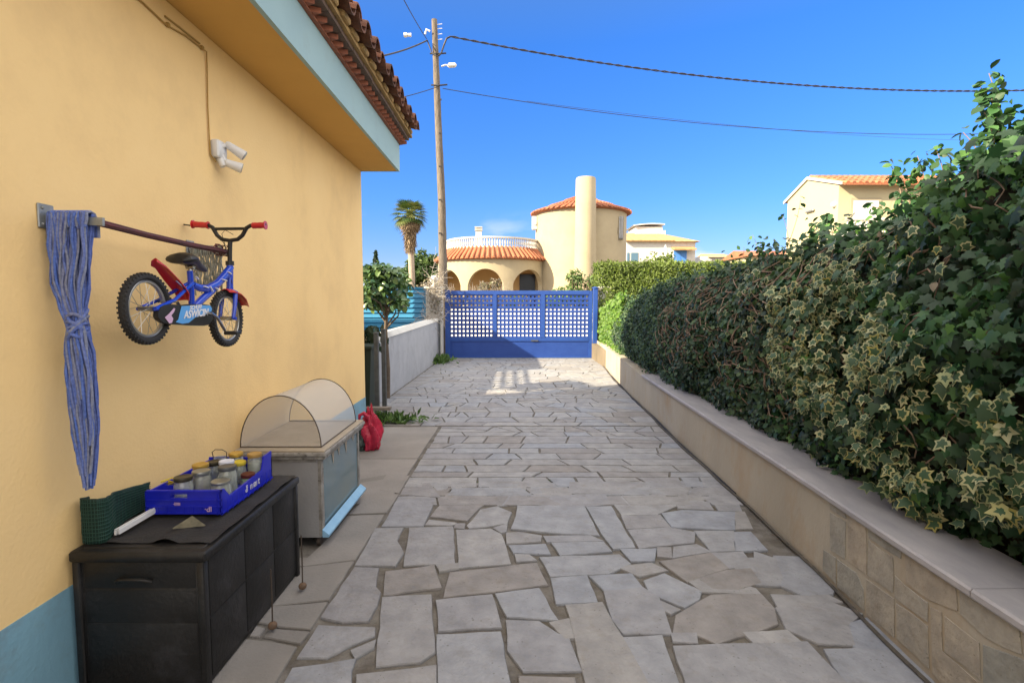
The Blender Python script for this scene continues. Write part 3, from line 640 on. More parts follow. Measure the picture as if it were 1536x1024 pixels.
# saddle: wide at the back, nose forward and down
b = MB(); secs = [(265,391,.035,.014),(268,389,.060,.026),(275,388.5,.066,.031),(284,391.5,.052,.030),(293,397,.030,.026),(301,402,.022,.022),(307,405,.014,.015)]
vs = []; n = 14
for px, py, hw, th in secs:
    c_ = B(px, py)
    for j in range(n):
        t = 2*PI*j/n; vs.append(c_+Vector((hw*math.cos(t), 0, th*math.sin(t)*(1 if math.sin(t) > 0 else .8)))) 
fs = [tuple(range(n)), tuple((len(secs)-1)*n+j for j in range(n-1, -1, -1))]
for i in range(len(secs)-1):
    for j in range(n): fs.append((i*n+j, (i+1)*n+j, (i+1)*n+(j+1) % n, i*n+(j+1) % n))
b.add(vs, fs); sd_ = b.build('saddle', 'blackp', BK, True)
b = MB(); b.tube([B(280,399), B(287,401), B(297,406)], .0035, 6); b.build('saddle_rail', 'chrome', sd_)
def fender(pts, wds, label):
    b = MB(); vs = []; n = 8
    P = [Vector(p) for p in pts]
    for i, p in enumerate(P):
        d = (P[min(i+1, len(P)-1)]-P[max(i-1, 0)]).normalized(); nn = Vector((0, -d.z, d.y))
        for th in (0, .004):
            for j in range(n+1):
                t = -1+2*j/n; vs.append(p+Vector((t*wds[i], 0, 0))+nn*(-(t*t)*.016+th))
    k = 2*(n+1); fs = []
    for i in range(len(P)-1):
        for j in range(n):
            fs += [(i*k+j, i*k+j+1, (i+1)*k+j+1, (i+1)*k+j), (i*k+n+1+j+1, i*k+n+1+j, (i+1)*k+n+1+j, (i+1)*k+n+1+j+1)]
        fs += [(i*k, (i+1)*k, (i+1)*k+n+1, i*k+n+1), (i*k+n, i*k+2*n+1, (i+1)*k+2*n+1, (i+1)*k+n)]
    for i in (0, len(P)-1):
        for j in range(n): fs.append((i*k+j, i*k+n+1+j, i*k+n+2+j, i*k+j+1))
    b.add(vs, fs); return b.build('mudguard', 'red', BK, True, label)
fender([B(233.5,388), B(238,394), B(244,398), B(251,406), B(260,417), B(269,428), B(276,438), B(278,450)], [.012,.028,.026,.030,.034,.034,.032,.026], 'long kinked red rear mudguard')
fender([B(334,434,.012), B(341,434.5,.014), B(349,438,.014), B(357,446,.014), B(363,458,.014)], [.024,.034,.038,.038,.032], 'short red front mudguard')
# chain guard
XG = .045; cg = [(221.5,475),(222,467),(226,460),(232,457),(244,456.5),(258,457.5),(275,456),(292,456),(303,458),(307,461),(307,470),(305,480),(300,487),(292,488.5),(270,488),(250,486.5),(240,486),(231,484),(225,480)]
b = MB(); b.prism([B(px, py, XG) for px, py in cg], (-.022,0,0)); g_ = b.build('chain_guard', 'blackp', BK)
b = MB(); b.prism([B(px, py, XG+.0022) for px, py in [(257,459),(280,457.5),(301,458),(304,463),(302,470),(290,472),(278,476),(268,484),(258,485.5),(248,483),(252,479),(254,470)]], (-.001,0,0)); b.build('graphic', 'lblue', g_)
b = MB(); b.prism([B(px, py, XG+.0024) for px, py in [(231,476),(238,470),(245,462),(247,463),(245,468),(241,473),(244,478),(242,484),(238,485),(235,481)]], (-.001,0,0)); b.build('graphic', 'pink', g_)
def text(txt, size, mtx, matn, name='lettering', root=None, ext=.0008, shear=0, bold=0):
    cu = bpy.data.curves.new(name, 'FONT'); cu.body = txt; cu.size = size; cu.extrude = ext; cu.shear = shear; cu.offset = bold; cu.align_x = 'CENTER'; cu.align_y = 'CENTER'
    t_ = bpy.data.objects.new(name, cu); C.objects.link(t_); bpy.context.view_layer.update()
    me = bpy.data.meshes.new_from_object(t_.evaluated_get(bpy.context.evaluated_depsgraph_get())); bpy.data.objects.remove(t_)
    if root:
        rl = root.location if root.parent is None else root.parent.location; mtx = Matrix.Translation(-Vector(rl)) @ mtx
    me.transform(mtx); me.materials.clear(); me.materials.append(M[matn]); o = bpy.data.objects.new(name, me); C.objects.link(o)
    if root: o.parent = root
    return o
def facing_x(p, tilt=0):     # text readable from +x, running along +y
    return Matrix.Translation(p) @ Matrix.Rotation(-tilt, 4, 'X') @ Matrix(((0,0,1,0),(1,0,0,0),(0,1,0,0),(0,0,0,1)))
text('ASWICIN', .046, facing_x(B(279,470.5,XG+.004), R(-3)), 'white_d', 'lettering', g_, shear=.3, bold=.0012)
text('SCHUFF', .026, facing_x(B(278,461,XG+.004), R(-3)), 'white_d', 'lettering', g_, shear=.3, bold=.0008)
b = MB(); b.tube([B(292,470,-.05), B(283,452,-.055)], .007, 8); cr0 = b.build('crank', 'chrome', BK, True)
b = MB(); b.tube([B(297,470,XG+.004), B(297,470,XG+.02), B(303,476,XG+.03), B(314,496,XG+.035)], [.009,.009,.007,.007], 8); cr_ = b.build('crank', 'chrome', BK, True)
b = MB(); q_ = B(316,499,XG+.07); b.box(q_.x-.035, q_.x+.03, q_.y-.028, q_.y+.028, q_.z-.009, q_.z+.009, .004); b.build('pedal', 'blackp', cr_); b = MB(); q_ = B(283,451,-.1); b.box(q_.x-.03, q_.x+.03, q_.y-.028, q_.y+.028, q_.z-.009, q_.z+.009, .004); b.build('pedal', 'blackp', cr0)
b = MB(); b.tube([B(271,434,.02), B(262,428,.03), B(254,421,.03)], .003, 5); b.build('mudguard_stay', 'chrome', BK)

# ------------------------------------------------------------ black storage box and what lies on it
BX = empty('storage_box', (-1.47,2.5,0), 'black plastic storage box standing against the yellow wall', 'storage box')
x0, x1, y0, y1, zt = -1.735, -1.205, 2.03, 2.95, .585
b = MB(); b.box(x0+.012, x1-.012, y0+.012, y1-.012, .012, zt-.05, .01)
for z in (.15,.29,.43): b.box(x0+.045, x1-.045, y0+.009, y0+.014, z-.004, z+.130, .003)
for yy in (2.10,2.39,2.68):
    for z in (.05,.30): b.box(x1-.0135, x1-.009, yy-.028, yy+.255, z-.01, z+.234, .003)
for xx in (x0+.005, x1-.035): b.box(xx, xx+.03, y0, y0+.03, .01, zt-.05, .004)
for yy in (y1-.035,): b.box(x1-.033, x1, yy, yy+.03, .01, zt-.05, .004)
b.tube([(-1.56,2.035,.455),(-1.54,2.022,.468),(-1.49,2.018,.472),(-1.44,2.022,.468),(-1.42,2.035,.455)], .008, 8)
b.build('body', 'box', BX, True)
b = MB(); b.box(x0-.002, x1+.008, y0-.008, y1+.004, zt-.048, zt-.006, .008); b.box(x0+.03, x1-.02, y0+.03, y1-.03, zt-.01, zt-.002, .004); b.build('lid', 'box', BX, True)
# creased cloth on the lid
TCL = MB(); nx, ny = 34, 60; vs = []
for i in range(nx+1):
    for j in range(ny+1):
        u, v = i/nx, j/ny; x = x0+.03+(x1-x0+.0)*u*.93; y = y0+.06+(y1-y0-.07)*v
        z = zt+.002+.014*max(0, nz3((x,y,0), 9, 3))+.03*max(0, nz3((x*1.5,y,0), 5, 8)-.15)*(1 if u > .5 else .3); vs.append((x, y, z))
TCL.add(vs, [(i*(ny+1)+j, (i+1)*(ny+1)+j, (i+1)*(ny+1)+j+1, i*(ny+1)+j+1) for i in range(nx) for j in range(ny)])
tag(TCL.build('tarpaulin', 'cloth', None, True), 'creased black tarpaulin spread over the lid of the storage box', 'tarpaulin')
b = MB(); p = G(282,790,.60); p = Vector(p); b.add([p+Vector((-.06,-.01,0)), p+Vector((.065,.02,.0)), p+Vector((-.01,.05,.03)), p+Vector((-.055,-.012,-.003)), p+Vector((.06,.018,-.003)), p+Vector((-.008,.052,.026))], [(0,1,2),(5,4,3),(0,3,4,1),(1,4,5,2),(2,5,3,0)])
tag(b.build('cloth_flap', mat('khaki_cloth', (.15,.14,.10), (.09,.085,.06), 30, .9)), 'small khaki folded flap on top of the black box in front of the crate', 'cloth')
def weight(px, ytop, ybot, x, label):
    top = WX(px, ytop, x); bot = WX(px, ybot, x); e = empty('hanging_weight', (x, bot[1], bot[2]), label, 'weight', 'weights on cords at the box')
    b = MB(); b.tube([(x, bot[1], bot[2]), (x, bot[1]+.003, (bot[2]+top[2])/2), (x, bot[1], top[2])], .0035, 6); b.build('cord', 'trim', e)
    b = MB(); b.sphere((x, bot[1], bot[2]), .021, 8, .9); b.build('ball', 'rust', e, True)
weight(409, 850, 937, -1.125, 'rusty ball on a thin cord hanging at the middle of the box side')
weight(454, 800, 878, -1.12, 'rusty ball on a cord hanging at the far corner of the box near the cabinet')
# rolled green net leaning on the wall, white plastic strip
NET = MB(); N_ = 26; path = []
for k in range(N_): t = k/(N_-1); path.append((-1.738+.10*math.sin(PI*min(1, t*2.6))*(1 if t < .4 else 1)*(1-t)**.3, 2.10+.62*max(0,(t-.15)/.85)-.05*math.sin(PI*min(1, t/.3))*0))
P_ = [(-1.725,2.13),(-1.735,2.10),(-1.72,2.08),(-1.69,2.075),(-1.655,2.08),(-1.64,2.095),(-1.64,2.12),(-1.66,2.16),(-1.69,2.22),(-1.705,2.3),(-1.71,2.4),(-1.715,2.45),(-1.72,2.5)]
path = []
for i in range(len(P_)-1):
    for k in range(3): path.append((P_[i][0]+(P_[i+1][0]-P_[i][0])*k/3, P_[i][1]+(P_[i+1][1]-P_[i][1])*k/3))
hz = [float(np.interp(p[1], [2.07,2.14,2.5], [.185,.175,.112])) for p in path]; vs = []; rows = 12
for i, (x, y) in enumerate(path):
    for j in range(rows+1): vs.append((x+.004*math.sin(i*1.3+j), y, zt+.004+hz[i]*j/rows))
NET.add(vs, [(i*(rows+1)+j, (i+1)*(rows+1)+j, (i+1)*(rows+1)+j+1, i*(rows+1)+j+1) for i in range(len(path)-1) for j in range(rows)])
nt = NET.build('net_roll', 'net', None, True); md = nt.modifiers.new('s', 'SOLIDIFY'); md.thickness = .004
tag(nt, 'dark green garden netting propped on the box against the wall', 'net')
ng = MB()
for i in range(0, len(path)-1):
    x, y = path[i]; ng.tube([(x+.004, y-.003, zt+.004), (x+.004, y-.003, zt+.002+hz[i])], .0016, 4)
for j in range(1, 12):
    ng.tube([(x+.005, y-.004, zt+.004+hz[i]*j/12) for i, (x, y) in enumerate(path)], .0016, 4)
o = ng.build('net_threads', mat('net_thread', (.010,.055,.040), None, rough=.6), None); o.parent = nt
a_, c_ = Vector(G(176,797,.615)), Vector(G(226,768,.62)); d = (c_-a_)
b = MB(); b.beam(a_, a_+d*1.35, .022, .020); b.beam(a_+Vector((.006,0,.0125)), a_+d*1.35+Vector((.006,0,.0125)), .006, .005); b.box(a_.x-.002, a_.x+.006, a_.y-.013, a_.y-.01, a_.z-.008, a_.z+.008)
tag(b.build('plastic_channel', 'porcelain'), 'white plastic channel lying on the black box beside the green net', 'plastic strip')

# blue crate
cx0, cx1, cy0, cy1, cz = -1.638, -1.302, 2.34, 2.845, .603
CRT = empty('plastic_crate', ((cx0+cx1)/2, (cy0+cy1)/2, cz), 'royal blue plastic crate full of jars on the black box', 'crate')
b = MB(); b.box(cx0, cx1, cy0, cy1, cz, cz+.008); T = .008
def side_x(x, out):    # long side with a dip in the middle
    prof = [(0,.112),(.05,.112),(.14,.062),(.78,.080),(.84,.145),(1,.150)]
    pts = [(x, cy0+(cy1-cy0)*t, cz+h) for t, h in prof]+[(x, cy1, cz), (x, cy0, cz)]; b.prism(pts, (T*out, 0, 0))
    for k in range(10): yy = cy0+.03+.048*k; b.box(x-(.003 if out > 0 else -T+.0), x+(.0 if out > 0 else T+.003), yy, yy+.004, cz, cz+.06)
    b.box(*sorted((x-out*.004, x)), cy0, cy1, cz+.001, cz+.010)
side_x(cx1, -1); b.box(cx0, cx0+T, cy0+T, cy1-T, cz, cz+.105)
for y in (cy0, cy1-T):
    h = .112 if y == cy0 else .118; hx0, hx1 = -1.53, -1.455; hz0, hz1 = cz+h-.036, cz+h-.018
    for q_ in ((cx0, hx0, cz, cz+h), (hx1, cx1, cz, cz+h), (hx0, hx1, cz, hz0), (hx0, hx1, hz1, cz+h)): b.box(q_[0], q_[1], y, y+T, q_[2], q_[3])
yf = cy0
for z in (.004,.034,.064,.104): b.box(cx0-.003, cx1+.003, yf-.005, yf, cz+z, cz+z+.006)
for k in range(9): xx = cx0+.01+.039*k; b.box(xx, xx+.004, yf-.0035, yf, cz+.01, cz+.034)
for xx in (cx0-.003, cx1-.02, cx1-.001): b.box(xx, xx+.004, yf-.005, yf, cz, cz+.11)
b.build('tray', 'crate', CRT)
text('& mart', .052, facing_x(Vector((cx1+.0015, cy0+.285, cz+.038)), 0), 'white_d', 'lettering', CRT, shear=.15)
def facing_y(p): return Matrix.Translation(p) @ Matrix.Rotation(R(90), 4, 'X')
text('·IIIII', .022, facing_y(Vector((-1.50, yf-.0055, cz+.050))), 'pink', 'lettering', CRT)
text('·dI', .034, facing_y(Vector((-1.36, yf-.0055, cz+.026))), 'pink', 'lettering', CRT)
# jars
def jar(px, py, y, r, lid, fill, fl, label, bail=False, h_lid=.016):
    x, y, zt_ = WY(px, py, y); z0 = cz+.009; h = zt_-z0-h_lid*.5
    e = empty('glass_jar', (x, y, z0), label, 'jar', 'jars in the blue crate')
    b = MB(); rn = r*.86
    b.lathe([(.001,0),(r*.9,0),(r,.006),(r,h-.028),(r*.97,h-.018),(rn,h-.008),(rn,h),(rn-.002,h),(rn-.003,h-.01),(r-.004,h-.022),(r-.004,.006),(.001,.005)], (x,y,z0), 24); b.build('glass', 'glass', e, True)
    if fill:
        b = MB(); b.lathe([(.001,.006),(r-.005,.006),(r-.005,h*fl),(.001,h*fl)], (x,y,z0), 20); b.build('contents', FILL[fill], e)
    if lid:
        b = MB(); rl = rn+.004; k = [(.001,h+h_lid-.002),(rl*.55,h+h_lid-.004),(rl*.8,h+h_lid),(rl,h+h_lid-.002),(rl+.001,h+h_lid-.006),(rl+.001,h+.001),(rl-.001,h-.004)][::-1]
        b.lathe(k, (x,y,z0), 28); b.build('lid', LID[lid], e, True)
    if bail:
        b = MB(); b.tube([(x-r*.9,y,z0+h-.02),(x-r*1.0,y-.01,z0+h+.03),(x-r*.5,y-.015,z0+h+.045),(x+r*.5,y-.015,z0+h+.045),(x+r*1.0,y-.01,z0+h+.03),(x+r*.9,y,z0+h-.02)], .0022, 6); b.build('wire_bail', 'trim', e)
jar(275,716,2.41,.040,'dark','grey',.3,'jar with a dark olive lid at the near left corner of the crate')
jar(301,697,2.60,.038,'gold',None,0,'jar with a gold lid behind the one holding brown contents')
jar(302,707,2.50,.041,'silver','brown',.8,'jar of dark brown contents under a silver lid')
jar(331,721,2.44,.044,'silver','grey',.35,'wide clear jar with ribbed silver rim nearest the crate side', h_lid=.010)
jar(341,700,2.55,.042,'slate','grey',.2,'tall clear jar with a dark slate lid in the middle of the crate')
jar(359,693,2.74,.034,'yellow','amber',.3,'jar with a bright yellow lid in the far half of the crate')
jar(382,681,2.77,.036,'tan','white',.75,'tall jar of white contents under a tan lid at the far crate corner')
jar(372,711,2.66,.034,'maroon','green',.85,'short jar of bright green contents with a maroon lid')
jar(331,683,2.78,.038,None,'grey',.2,'clip top preserving jar with raised wire bail at the back of the crate', True)
jar(354,680,2.80,.036,'gold','amber',.2,'jar with a dull gold lid at the far end next to the wire bail jar')
jar(340,692,2.66,.036,'white','grey',.2,'jar with a flat white lid behind the dark slate lid')
jar(321,693,2.70,.036,'dark',None,0,'jar with a dark lid close to the wall behind the gold lid')
b = MB(); q_ = Vector((-1.59,2.45,cz+.12))
for i in range(7): b.add([q_+Vector((random.uniform(-.03,.05), random.uniform(-.05,.03), random.uniform(-.02,.01))) for _ in range(3)], [(0,1,2)])
b.tube([q_+Vector((-.04,-.02,0)), q_+Vector((.0,.0,.012)), q_+Vector((.05,-.03,0))], .004, 6); tag(b.build('paper_scraps', LID['yellow']), 'yellowish paper scraps poking out of the crate by the wall', 'paper')

# ------------------------------------------------------------ glass fronted cabinet with mesh food cover
CB = empty('glass_cabinet', (-1.43,3.7,0), 'old grey cabinet with glass front and worn wooden top on castors', 'cabinet')
ax0, ax1, ay0, ay1, az = -1.735, -1.20, 3.30, 4.12, .575
b = MB(); b.box(ax0, ax1-.02, ay0, ay0+.02, .085, az); b.box(ax0, ax0+.02, ay0+.02, ay1, .085, az); b.box(ax0+.02, ax1-.02, ay1-.02, ay1, .085, az); b.box(ax0, ax1-.01, ay0+.001, ay1-.001, .065, .085); b.build('body', 'cab', CB)
b = MB(); b.box(ax1-.02, ax1+.004, ay1-.03, ay1+.004, .08, az); b.build('corner_post', 'cabwood', CB)
b = MB(); b.box(ax1-.02, ax1+.004, ay0-.004, ay0+.03, .08, az); b.build('corner_post', 'cabwood', CB)
b = MB(); b.box(ax0+.02, ax1-.03, ay0-.006, ay0-.001, az-.02, az-.002); b.tube([(ax1+.002,ay0-.006,.1),(ax1-.002,ay0-.008,.3),(ax1+.003,ay0-.006,.57)], .004, 5); b.build('frame', 'cabwood', CB)
b = MB(); b.box(ax1-.010, ax1-.004, ay0+.031, ay1-.031, .10, az-.01); b.build('glass_pane', 'pane', CB)
b = MB(); b.prism([(ax1+.045, ay0-.02, .075),(ax1+.048, ay0-.02, .09),(ax1+.005, ay0-.02, .125),(ax1+.005, ay0-.02, .075)], (0, ay1-ay0+.04, 0)); b.build('sill', 'cablue', CB)
b = MB(); b.box(ax0, ax1+.035, ay0-.03, ay1+.03, az+.002, az+.022, .004); b.box(ax0-.0, ax1+.045, ay0-.045, ay1+.04, az+.024, az+.05, .006); b.build('top_edge', 'cabwood', CB)
b = MB(); b.box(ax0+.005, ax1+.035, ay0-.035, ay1+.03, az+.05, az+.062, .003); b.build('top_board', 'cabtop', CB)
for (x, y) in ((ax1-.03, ay0+.03), (ax1-.03, ay1-.03), (ax0+.05, ay0+.03)):
    b = MB(); b.tube([(x-.012,y,.03),(x+.012,y,.03)], .028, 12); b.beam((x,y,.03), (x,y,.068), .03, .008); b.build('castor', 'trim', CB)
hs_ = [(3.5,.12),(3.62,.09),(3.78,.13),(3.95,.07)]
for y, h in hs_: b = MB(); b.add([(ax1-.001,y,az-.01),(ax1-.001,y+.06,az-.01),(ax1-.001,y+.035,az-.01-h*.8)], [(0,1,2)]); b.build('torn_paper', 'cabtop', CB)
FC = empty('mesh_food_cover', (-1.43,3.7,az+.062), 'half round white mesh food cover on top of the glass cabinet', 'mesh cover')
zc = az+.064; rx, rz, fy0, fy1, xc = .255, .33, 3.33, 4.08, -1.463; n = 24; vs = []
for y in (fy0, fy1):
    for k in range(n+1): t = PI*k/n; vs.append((xc+rx*math.cos(t), y, zc+rz*math.sin(t)))
b = MB(); kk = [i for i in range(n)]; b.add(vs, [(k, k+1, n+1+k+1, n+1+k) for k in range(n) if True]); b.build('mesh_dome', 'mesh', FC, True)
for y in (fy0+.001, fy1-.001):
    b = MB(); b.add([(xc+rx*.995*math.cos(PI*k/n), y, zc+rz*.995*math.sin(PI*k/n)) for k in range(n+1)], [tuple(range(n+1))]); b.build('mesh_end', 'mesh2', FC)
    b = MB(); b.tube([(xc+rx*1.004*math.cos(PI*k/n), y, zc+rz*1.004*math.sin(PI*k/n)) for k in range(n+1)], .0035, 6); b.tube([(xc-rx,y,zc+.004),(xc+rx,y,zc+.004)], .0035, 6); b.build('rim_wire', 'trim', FC)
b = MB(); b.tube([(xc+rx,fy0,zc+.004),(xc+rx,fy1,zc+.004)], .0035, 6); b.build('base_wire', 'trim', FC)
# red bag by the corner
def blob(c, s_, amp, seed, n=22, fr=5):
    vs = []; 
    for i in range(n+1):
        for j in range(n*2):
            ph, th = PI*i/n, PI*j/n; d = Vector((math.sin(ph)*math.cos(th), math.sin(ph)*math.sin(th), math.cos(ph)))
            k = 1+amp*nz3(d, fr*.5, seed)+amp*.7*abs(nz3(d, fr, seed+4)); sq = 1 if d.z < 0 else 1-.45*d.z
            z = max(d.z*s_[2]*k, -c[2]+.013); vs.append((c[0]+d.x*s_[0]*k*sq, c[1]+d.y*s_[1]*k*sq, c[2]+z))
    m_ = n*2; return vs, [(i*m_+j, (i+1)*m_+j, (i+1)*m_+(j+1) % m_, i*m_+(j+1) % m_) for i in range(n) for j in range(m_)]
BG = empty('carrier_bag', (-1.5,5.55,0), 'crumpled red plastic bag standing on the ground at the house corner', 'bag')
b = MB(); b.add(*blob((-1.485,5.55,.19), (.10,.09,.23), .5, 3)); b.build('bag_body', 'bag', BG, True)
b = MB(); b.add(*blob((-1.58,5.53,.13), (.065,.07,.16), .5, 9)); b.build('dark_contents', 'bag_g', BG, True)
b = MB(); b.tube([(-1.50,5.52,.36),(-1.54,5.49,.41),(-1.58,5.49,.39),(-1.59,5.5,.33)], [.03,.022,.018,.012], 8); b.build('handle', 'bag', BG, True)

# ------------------------------------------------------------ left side past the corner
WW = empty('white_wall', (-2.1,11.5,0), 'low whitewashed garden wall on the left side of the driveway', 'wall')
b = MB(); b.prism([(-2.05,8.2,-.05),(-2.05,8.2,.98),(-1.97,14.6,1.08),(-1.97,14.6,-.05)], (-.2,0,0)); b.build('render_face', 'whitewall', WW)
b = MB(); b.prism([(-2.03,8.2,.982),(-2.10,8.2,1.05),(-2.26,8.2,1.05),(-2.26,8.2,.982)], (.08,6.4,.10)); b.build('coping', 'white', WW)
def post(px, y, x, zt_, label):
    e = empty('metal_post', (x,y,0), label, 'post', 'metal posts beyond the house corner')
    b = MB(); b.box(x-.028, x+.028, y-.028, y+.028, 0, zt_-.02, .004); b.build('upright', 'steel_d', e); b = MB(); b.box(x-.032, x+.032, y-.032, y+.032, zt_-.02, zt_, .006); b.build('cap', 'steel_d', e)
post(566, 7.05, -1.79, 1.17, 'dark steel post nearer the camera beyond the house corner')
post(574, 7.35, -1.765, 1.20, 'dark steel post just behind its twin beside the white wall')
BN = empty('garden_bin', (-2.17,7.5,0), 'dark green bin standing in the shade behind the house corner', 'bin')
b = MB(); b.prism([(-2.34,7.3,0),(-1.97,7.3,0),(-1.93,7.3,.92),(-2.38,7.3,.92)], (0,.45,0)); b.build('bin_body', 'darkgreen', BN); b = MB(); b.box(-2.4,-1.91,7.26,7.78,.92,.97,.01); b.build('lid', 'darkgreen', BN)
b = MB(); b.box(-2.25,-1.55,6.72,6.82,.19,.225); b.box(-1.98,-1.94,6.73,6.8,0,.19); b.box(-2.14,-2.10,6.73,6.8,0,.19)
tag(b.build('plank_bench', mat('grey_timber', (.22,.19,.16), (.13,.11,.09), 14, .9, .4)), 'short weathered plank on blocks by the metal posts', 'bench')

# gate pillars
def pillar(x0, x1, y0, y1, h, m_, label, fin=True):
    e = empty('gate_pillar', ((x0+x1)/2,(y0+y1)/2,0), label, 'pillar'); b = MB(); b.box(x0, x1, y0, y1, 0, h, .01); b.build('shaft', m_, e)
    b = MB(); b.box(x0-.04, x1+.04, y0-.04, y1+.04, h, h+.07, .01); b.build('cap', m_, e)
    if fin: b = MB(); c_ = ((x0+x1)/2,(y0+y1)/2,h+.07); b.lathe([(.10,0),(.10,.03),(.05,.05),(.045,.08)], c_, 16); b.sphere((c_[0],c_[1],c_[2]+.19), .125, 10); b.build('ball_finial', m_, e, True)
    return e
pillar(-2.36, -1.93, 14.75, 15.15, 1.95, 'white', 'white pillar with ball top left of the blue gate wrapped in dry vines')
pillar(2.46, 2.86, 15.0, 15.4, 1.95, 'white', 'white pillar with ball top at the right end of the blue gate')
pillar(2.405, 2.455, 14.95, 15.15, 1.9, 'cabtop', 'narrow wooden post between the gate and the hedge', False)
def twigs(name, c, s_, n, r, m_, seed, up=.2, root=None, ln=.5):
    rnd = random.Random(seed); b = MB()
    for i in range(n):
        p = Vector((c[0]+rnd.gauss(0,s_[0]*.5), c[1]+rnd.gauss(0,s_[1]*.5), c[2]+rnd.gauss(0,s_[2]*.5))); d = Vector((rnd.gauss(0,1), rnd.gauss(0,1), rnd.gauss(up,1))).normalized(); pts = [p]
        for k in range(5):
            d = (d+Vector((rnd.gauss(0,.5), rnd.gauss(0,.5), rnd.gauss(0,.5)))).normalized(); p = p+d*ln/5; pts.append(p)
        b.tube(pts, [r*(1-.12*k) for k in range(6)], 4)
    return b.build(name, m_, root)
DV = empty('dry_creeper', (-2.05,14.6,0), 'tangle of bleached dry creeper hanging over the white gate pillar', 'creeper')
twigs('stems', (-2.08,14.62,1.72), (.17,.12,.72), 150, .008, 'twig_w', 4, -.2, DV, .5); twigs('runners', (-2.15,14.0,1.12), (.2,.7,.08), 45, .007, 'twig_w', 5, 0, DV, .5)
pp = rng.normal(0, 1, (260,3))*[.12,.12,.36]+[-2.08,14.62,1.7]; leaves('dry_leaves', pp, pp*0+[0,-1,.3], .05, oval_tpl(.3), ['dry'], DV)
# drain pipe by pillar
b = MB(); b.box(-1.95,-1.90,14.2,14.25,0,1.1); tag(b.build('fence_stake', 'steel_d'), 'dark metal stake at the far end of the white wall', 'post')

# blue gate
GT = empty('blue_gate', (.29,14.9,0), 'blue metal driveway gate with three square lattice panels over a solid base', 'gate')
gy = 14.9; gx0, gx1, gt = -1.84, 2.40, 1.92
def gx(px): return WY(px, 500, gy)[0]
b = MB(); b.box(-1.84, gx(675), gy-.05, gy+.05, .03, gt); b.box(gx(883), gx(888), gy-.03, gy+.03, .03, gt-.02); b.box(gx(675), gx(883), gy-.035, gy+.035, 1.80, 1.905); b.box(gx(675), gx(883), gy-.035, gy+.035, .50, .60); b.box(gx(675), gx(883), gy-.03, gy+.03, .03, .075)
for a_, c_ in ((739.8,745),(811,817)): b.box(gx(a_), gx(c_), gy-.04, gy+.04, .60, 1.80)
b.build('frame', 'gate_l', GT)
b = MB(); b.box(gx(675), gx(883), gy-.012, gy+.012, .075, .50); b.build('base_panel', 'gate', GT)
for (pa, pb) in ((675,739.8),(745,811),(817,883)):
    xa, xb = gx(pa), gx(pb); b = MB(); nc = 11; w_ = (xb-xa)/nc; z0, z1 = .60, 1.80; nr = 10; hh = (z1-z0)/nr; fr_ = .46
    for i in range(nc+1): xm = xa+w_*i; b.box(max(xa, xm-w_*(1-fr_)/2), min(xb, xm+w_*(1-fr_)/2), gy-.006, gy+.006, z0, z1)
    for j in range(nr+1): zm = z0+hh*j; b.box(xa, xb, gy-.017, gy-.0065, max(z0, zm-hh*(1-fr_)/2), min(z1, zm+hh*(1-fr_)/2))
    b.build('lattice_panel', 'gate', GT)
b = MB(); b.box(gx(889), 2.40, gy-.07, gy+.07, 0, 1.97, .01); b.lathe([(.10,0),(.10,.02),(.03,.04),(.001,.045)], ((gx(889)+2.40)/2,gy,1.97), 12); b.build('gate_post', 'gate_l', GT)
b = MB(); b.box(.55, .75, gy-.05, gy-.036, .50, .53); b.build('latch', 'steel_d', GT)
b = MB(); b.box(-1.84, 2.40, gy-.03, gy+.03, .003, .028); b.build('ground_rail', 'galv', GT)
# neighbour's louvred gate
LV = empty('louvred_gate', (-3.1,15.0,0), 'sky blue slatted gate left of the white pillar behind the garden wall', 'gate')
b = MB(); b.box(-2.43,-2.37,14.93,15.03,0,2.0); b.box(-4.6,-4.54,14.93,15.03,0,2.0); b.box(-4.54,-2.43,14.94,15.02,1.95,2.0); b.box(-4.54,-2.43,14.94,15.02,.1,.16); b.box(-3.55,-3.52,14.93,14.945,.16,1.95); b.build('frame', 'louver', LV)
b = MB()
for i in range(13): z = .20+.137*i; b.add([(-4.54,14.95,z),(-2.43,14.95,z),(-2.43,15.0,z+.150),(-4.54,15.0,z+.150),(-4.54,14.96,z-.004),(-2.43,14.96,z-.004),(-2.43,15.01,z+.146),(-4.54,15.01,z+.146)], [(0,1,2,3),(7,6,5,4),(0,4,5,1),(3,2,6,7),(0,3,7,4),(1,5,6,2)])
b.build('slats', 'louver', LV)

# added unseen block and pierced screen, shaping the shade on the far left
NB = empty('unseen_shade_block', (-6.5,10,0), 'added unseen block with pierced screen behind the yellow house, casting shade on the driveway', 'shade block')
b = MB(); b.box(-9.5,-4.2,7.6,14.2,0,2.12); b.box(-4.35,-4.2,10.15,14.2,2.12,3.1); b.build('wall', 'cream', NB)
b = MB(); yy = 7.62
for z in (2.12,2.27,2.42,2.57,2.72,2.87): b.box(-4.31,-4.30,7.6,10.14,z,z+.065)
while yy < 10.1: b.box(-4.312,-4.299,yy,yy+.09,2.12,2.93); yy += .31
b.build('pierced_shade_screen', 'white', NB)

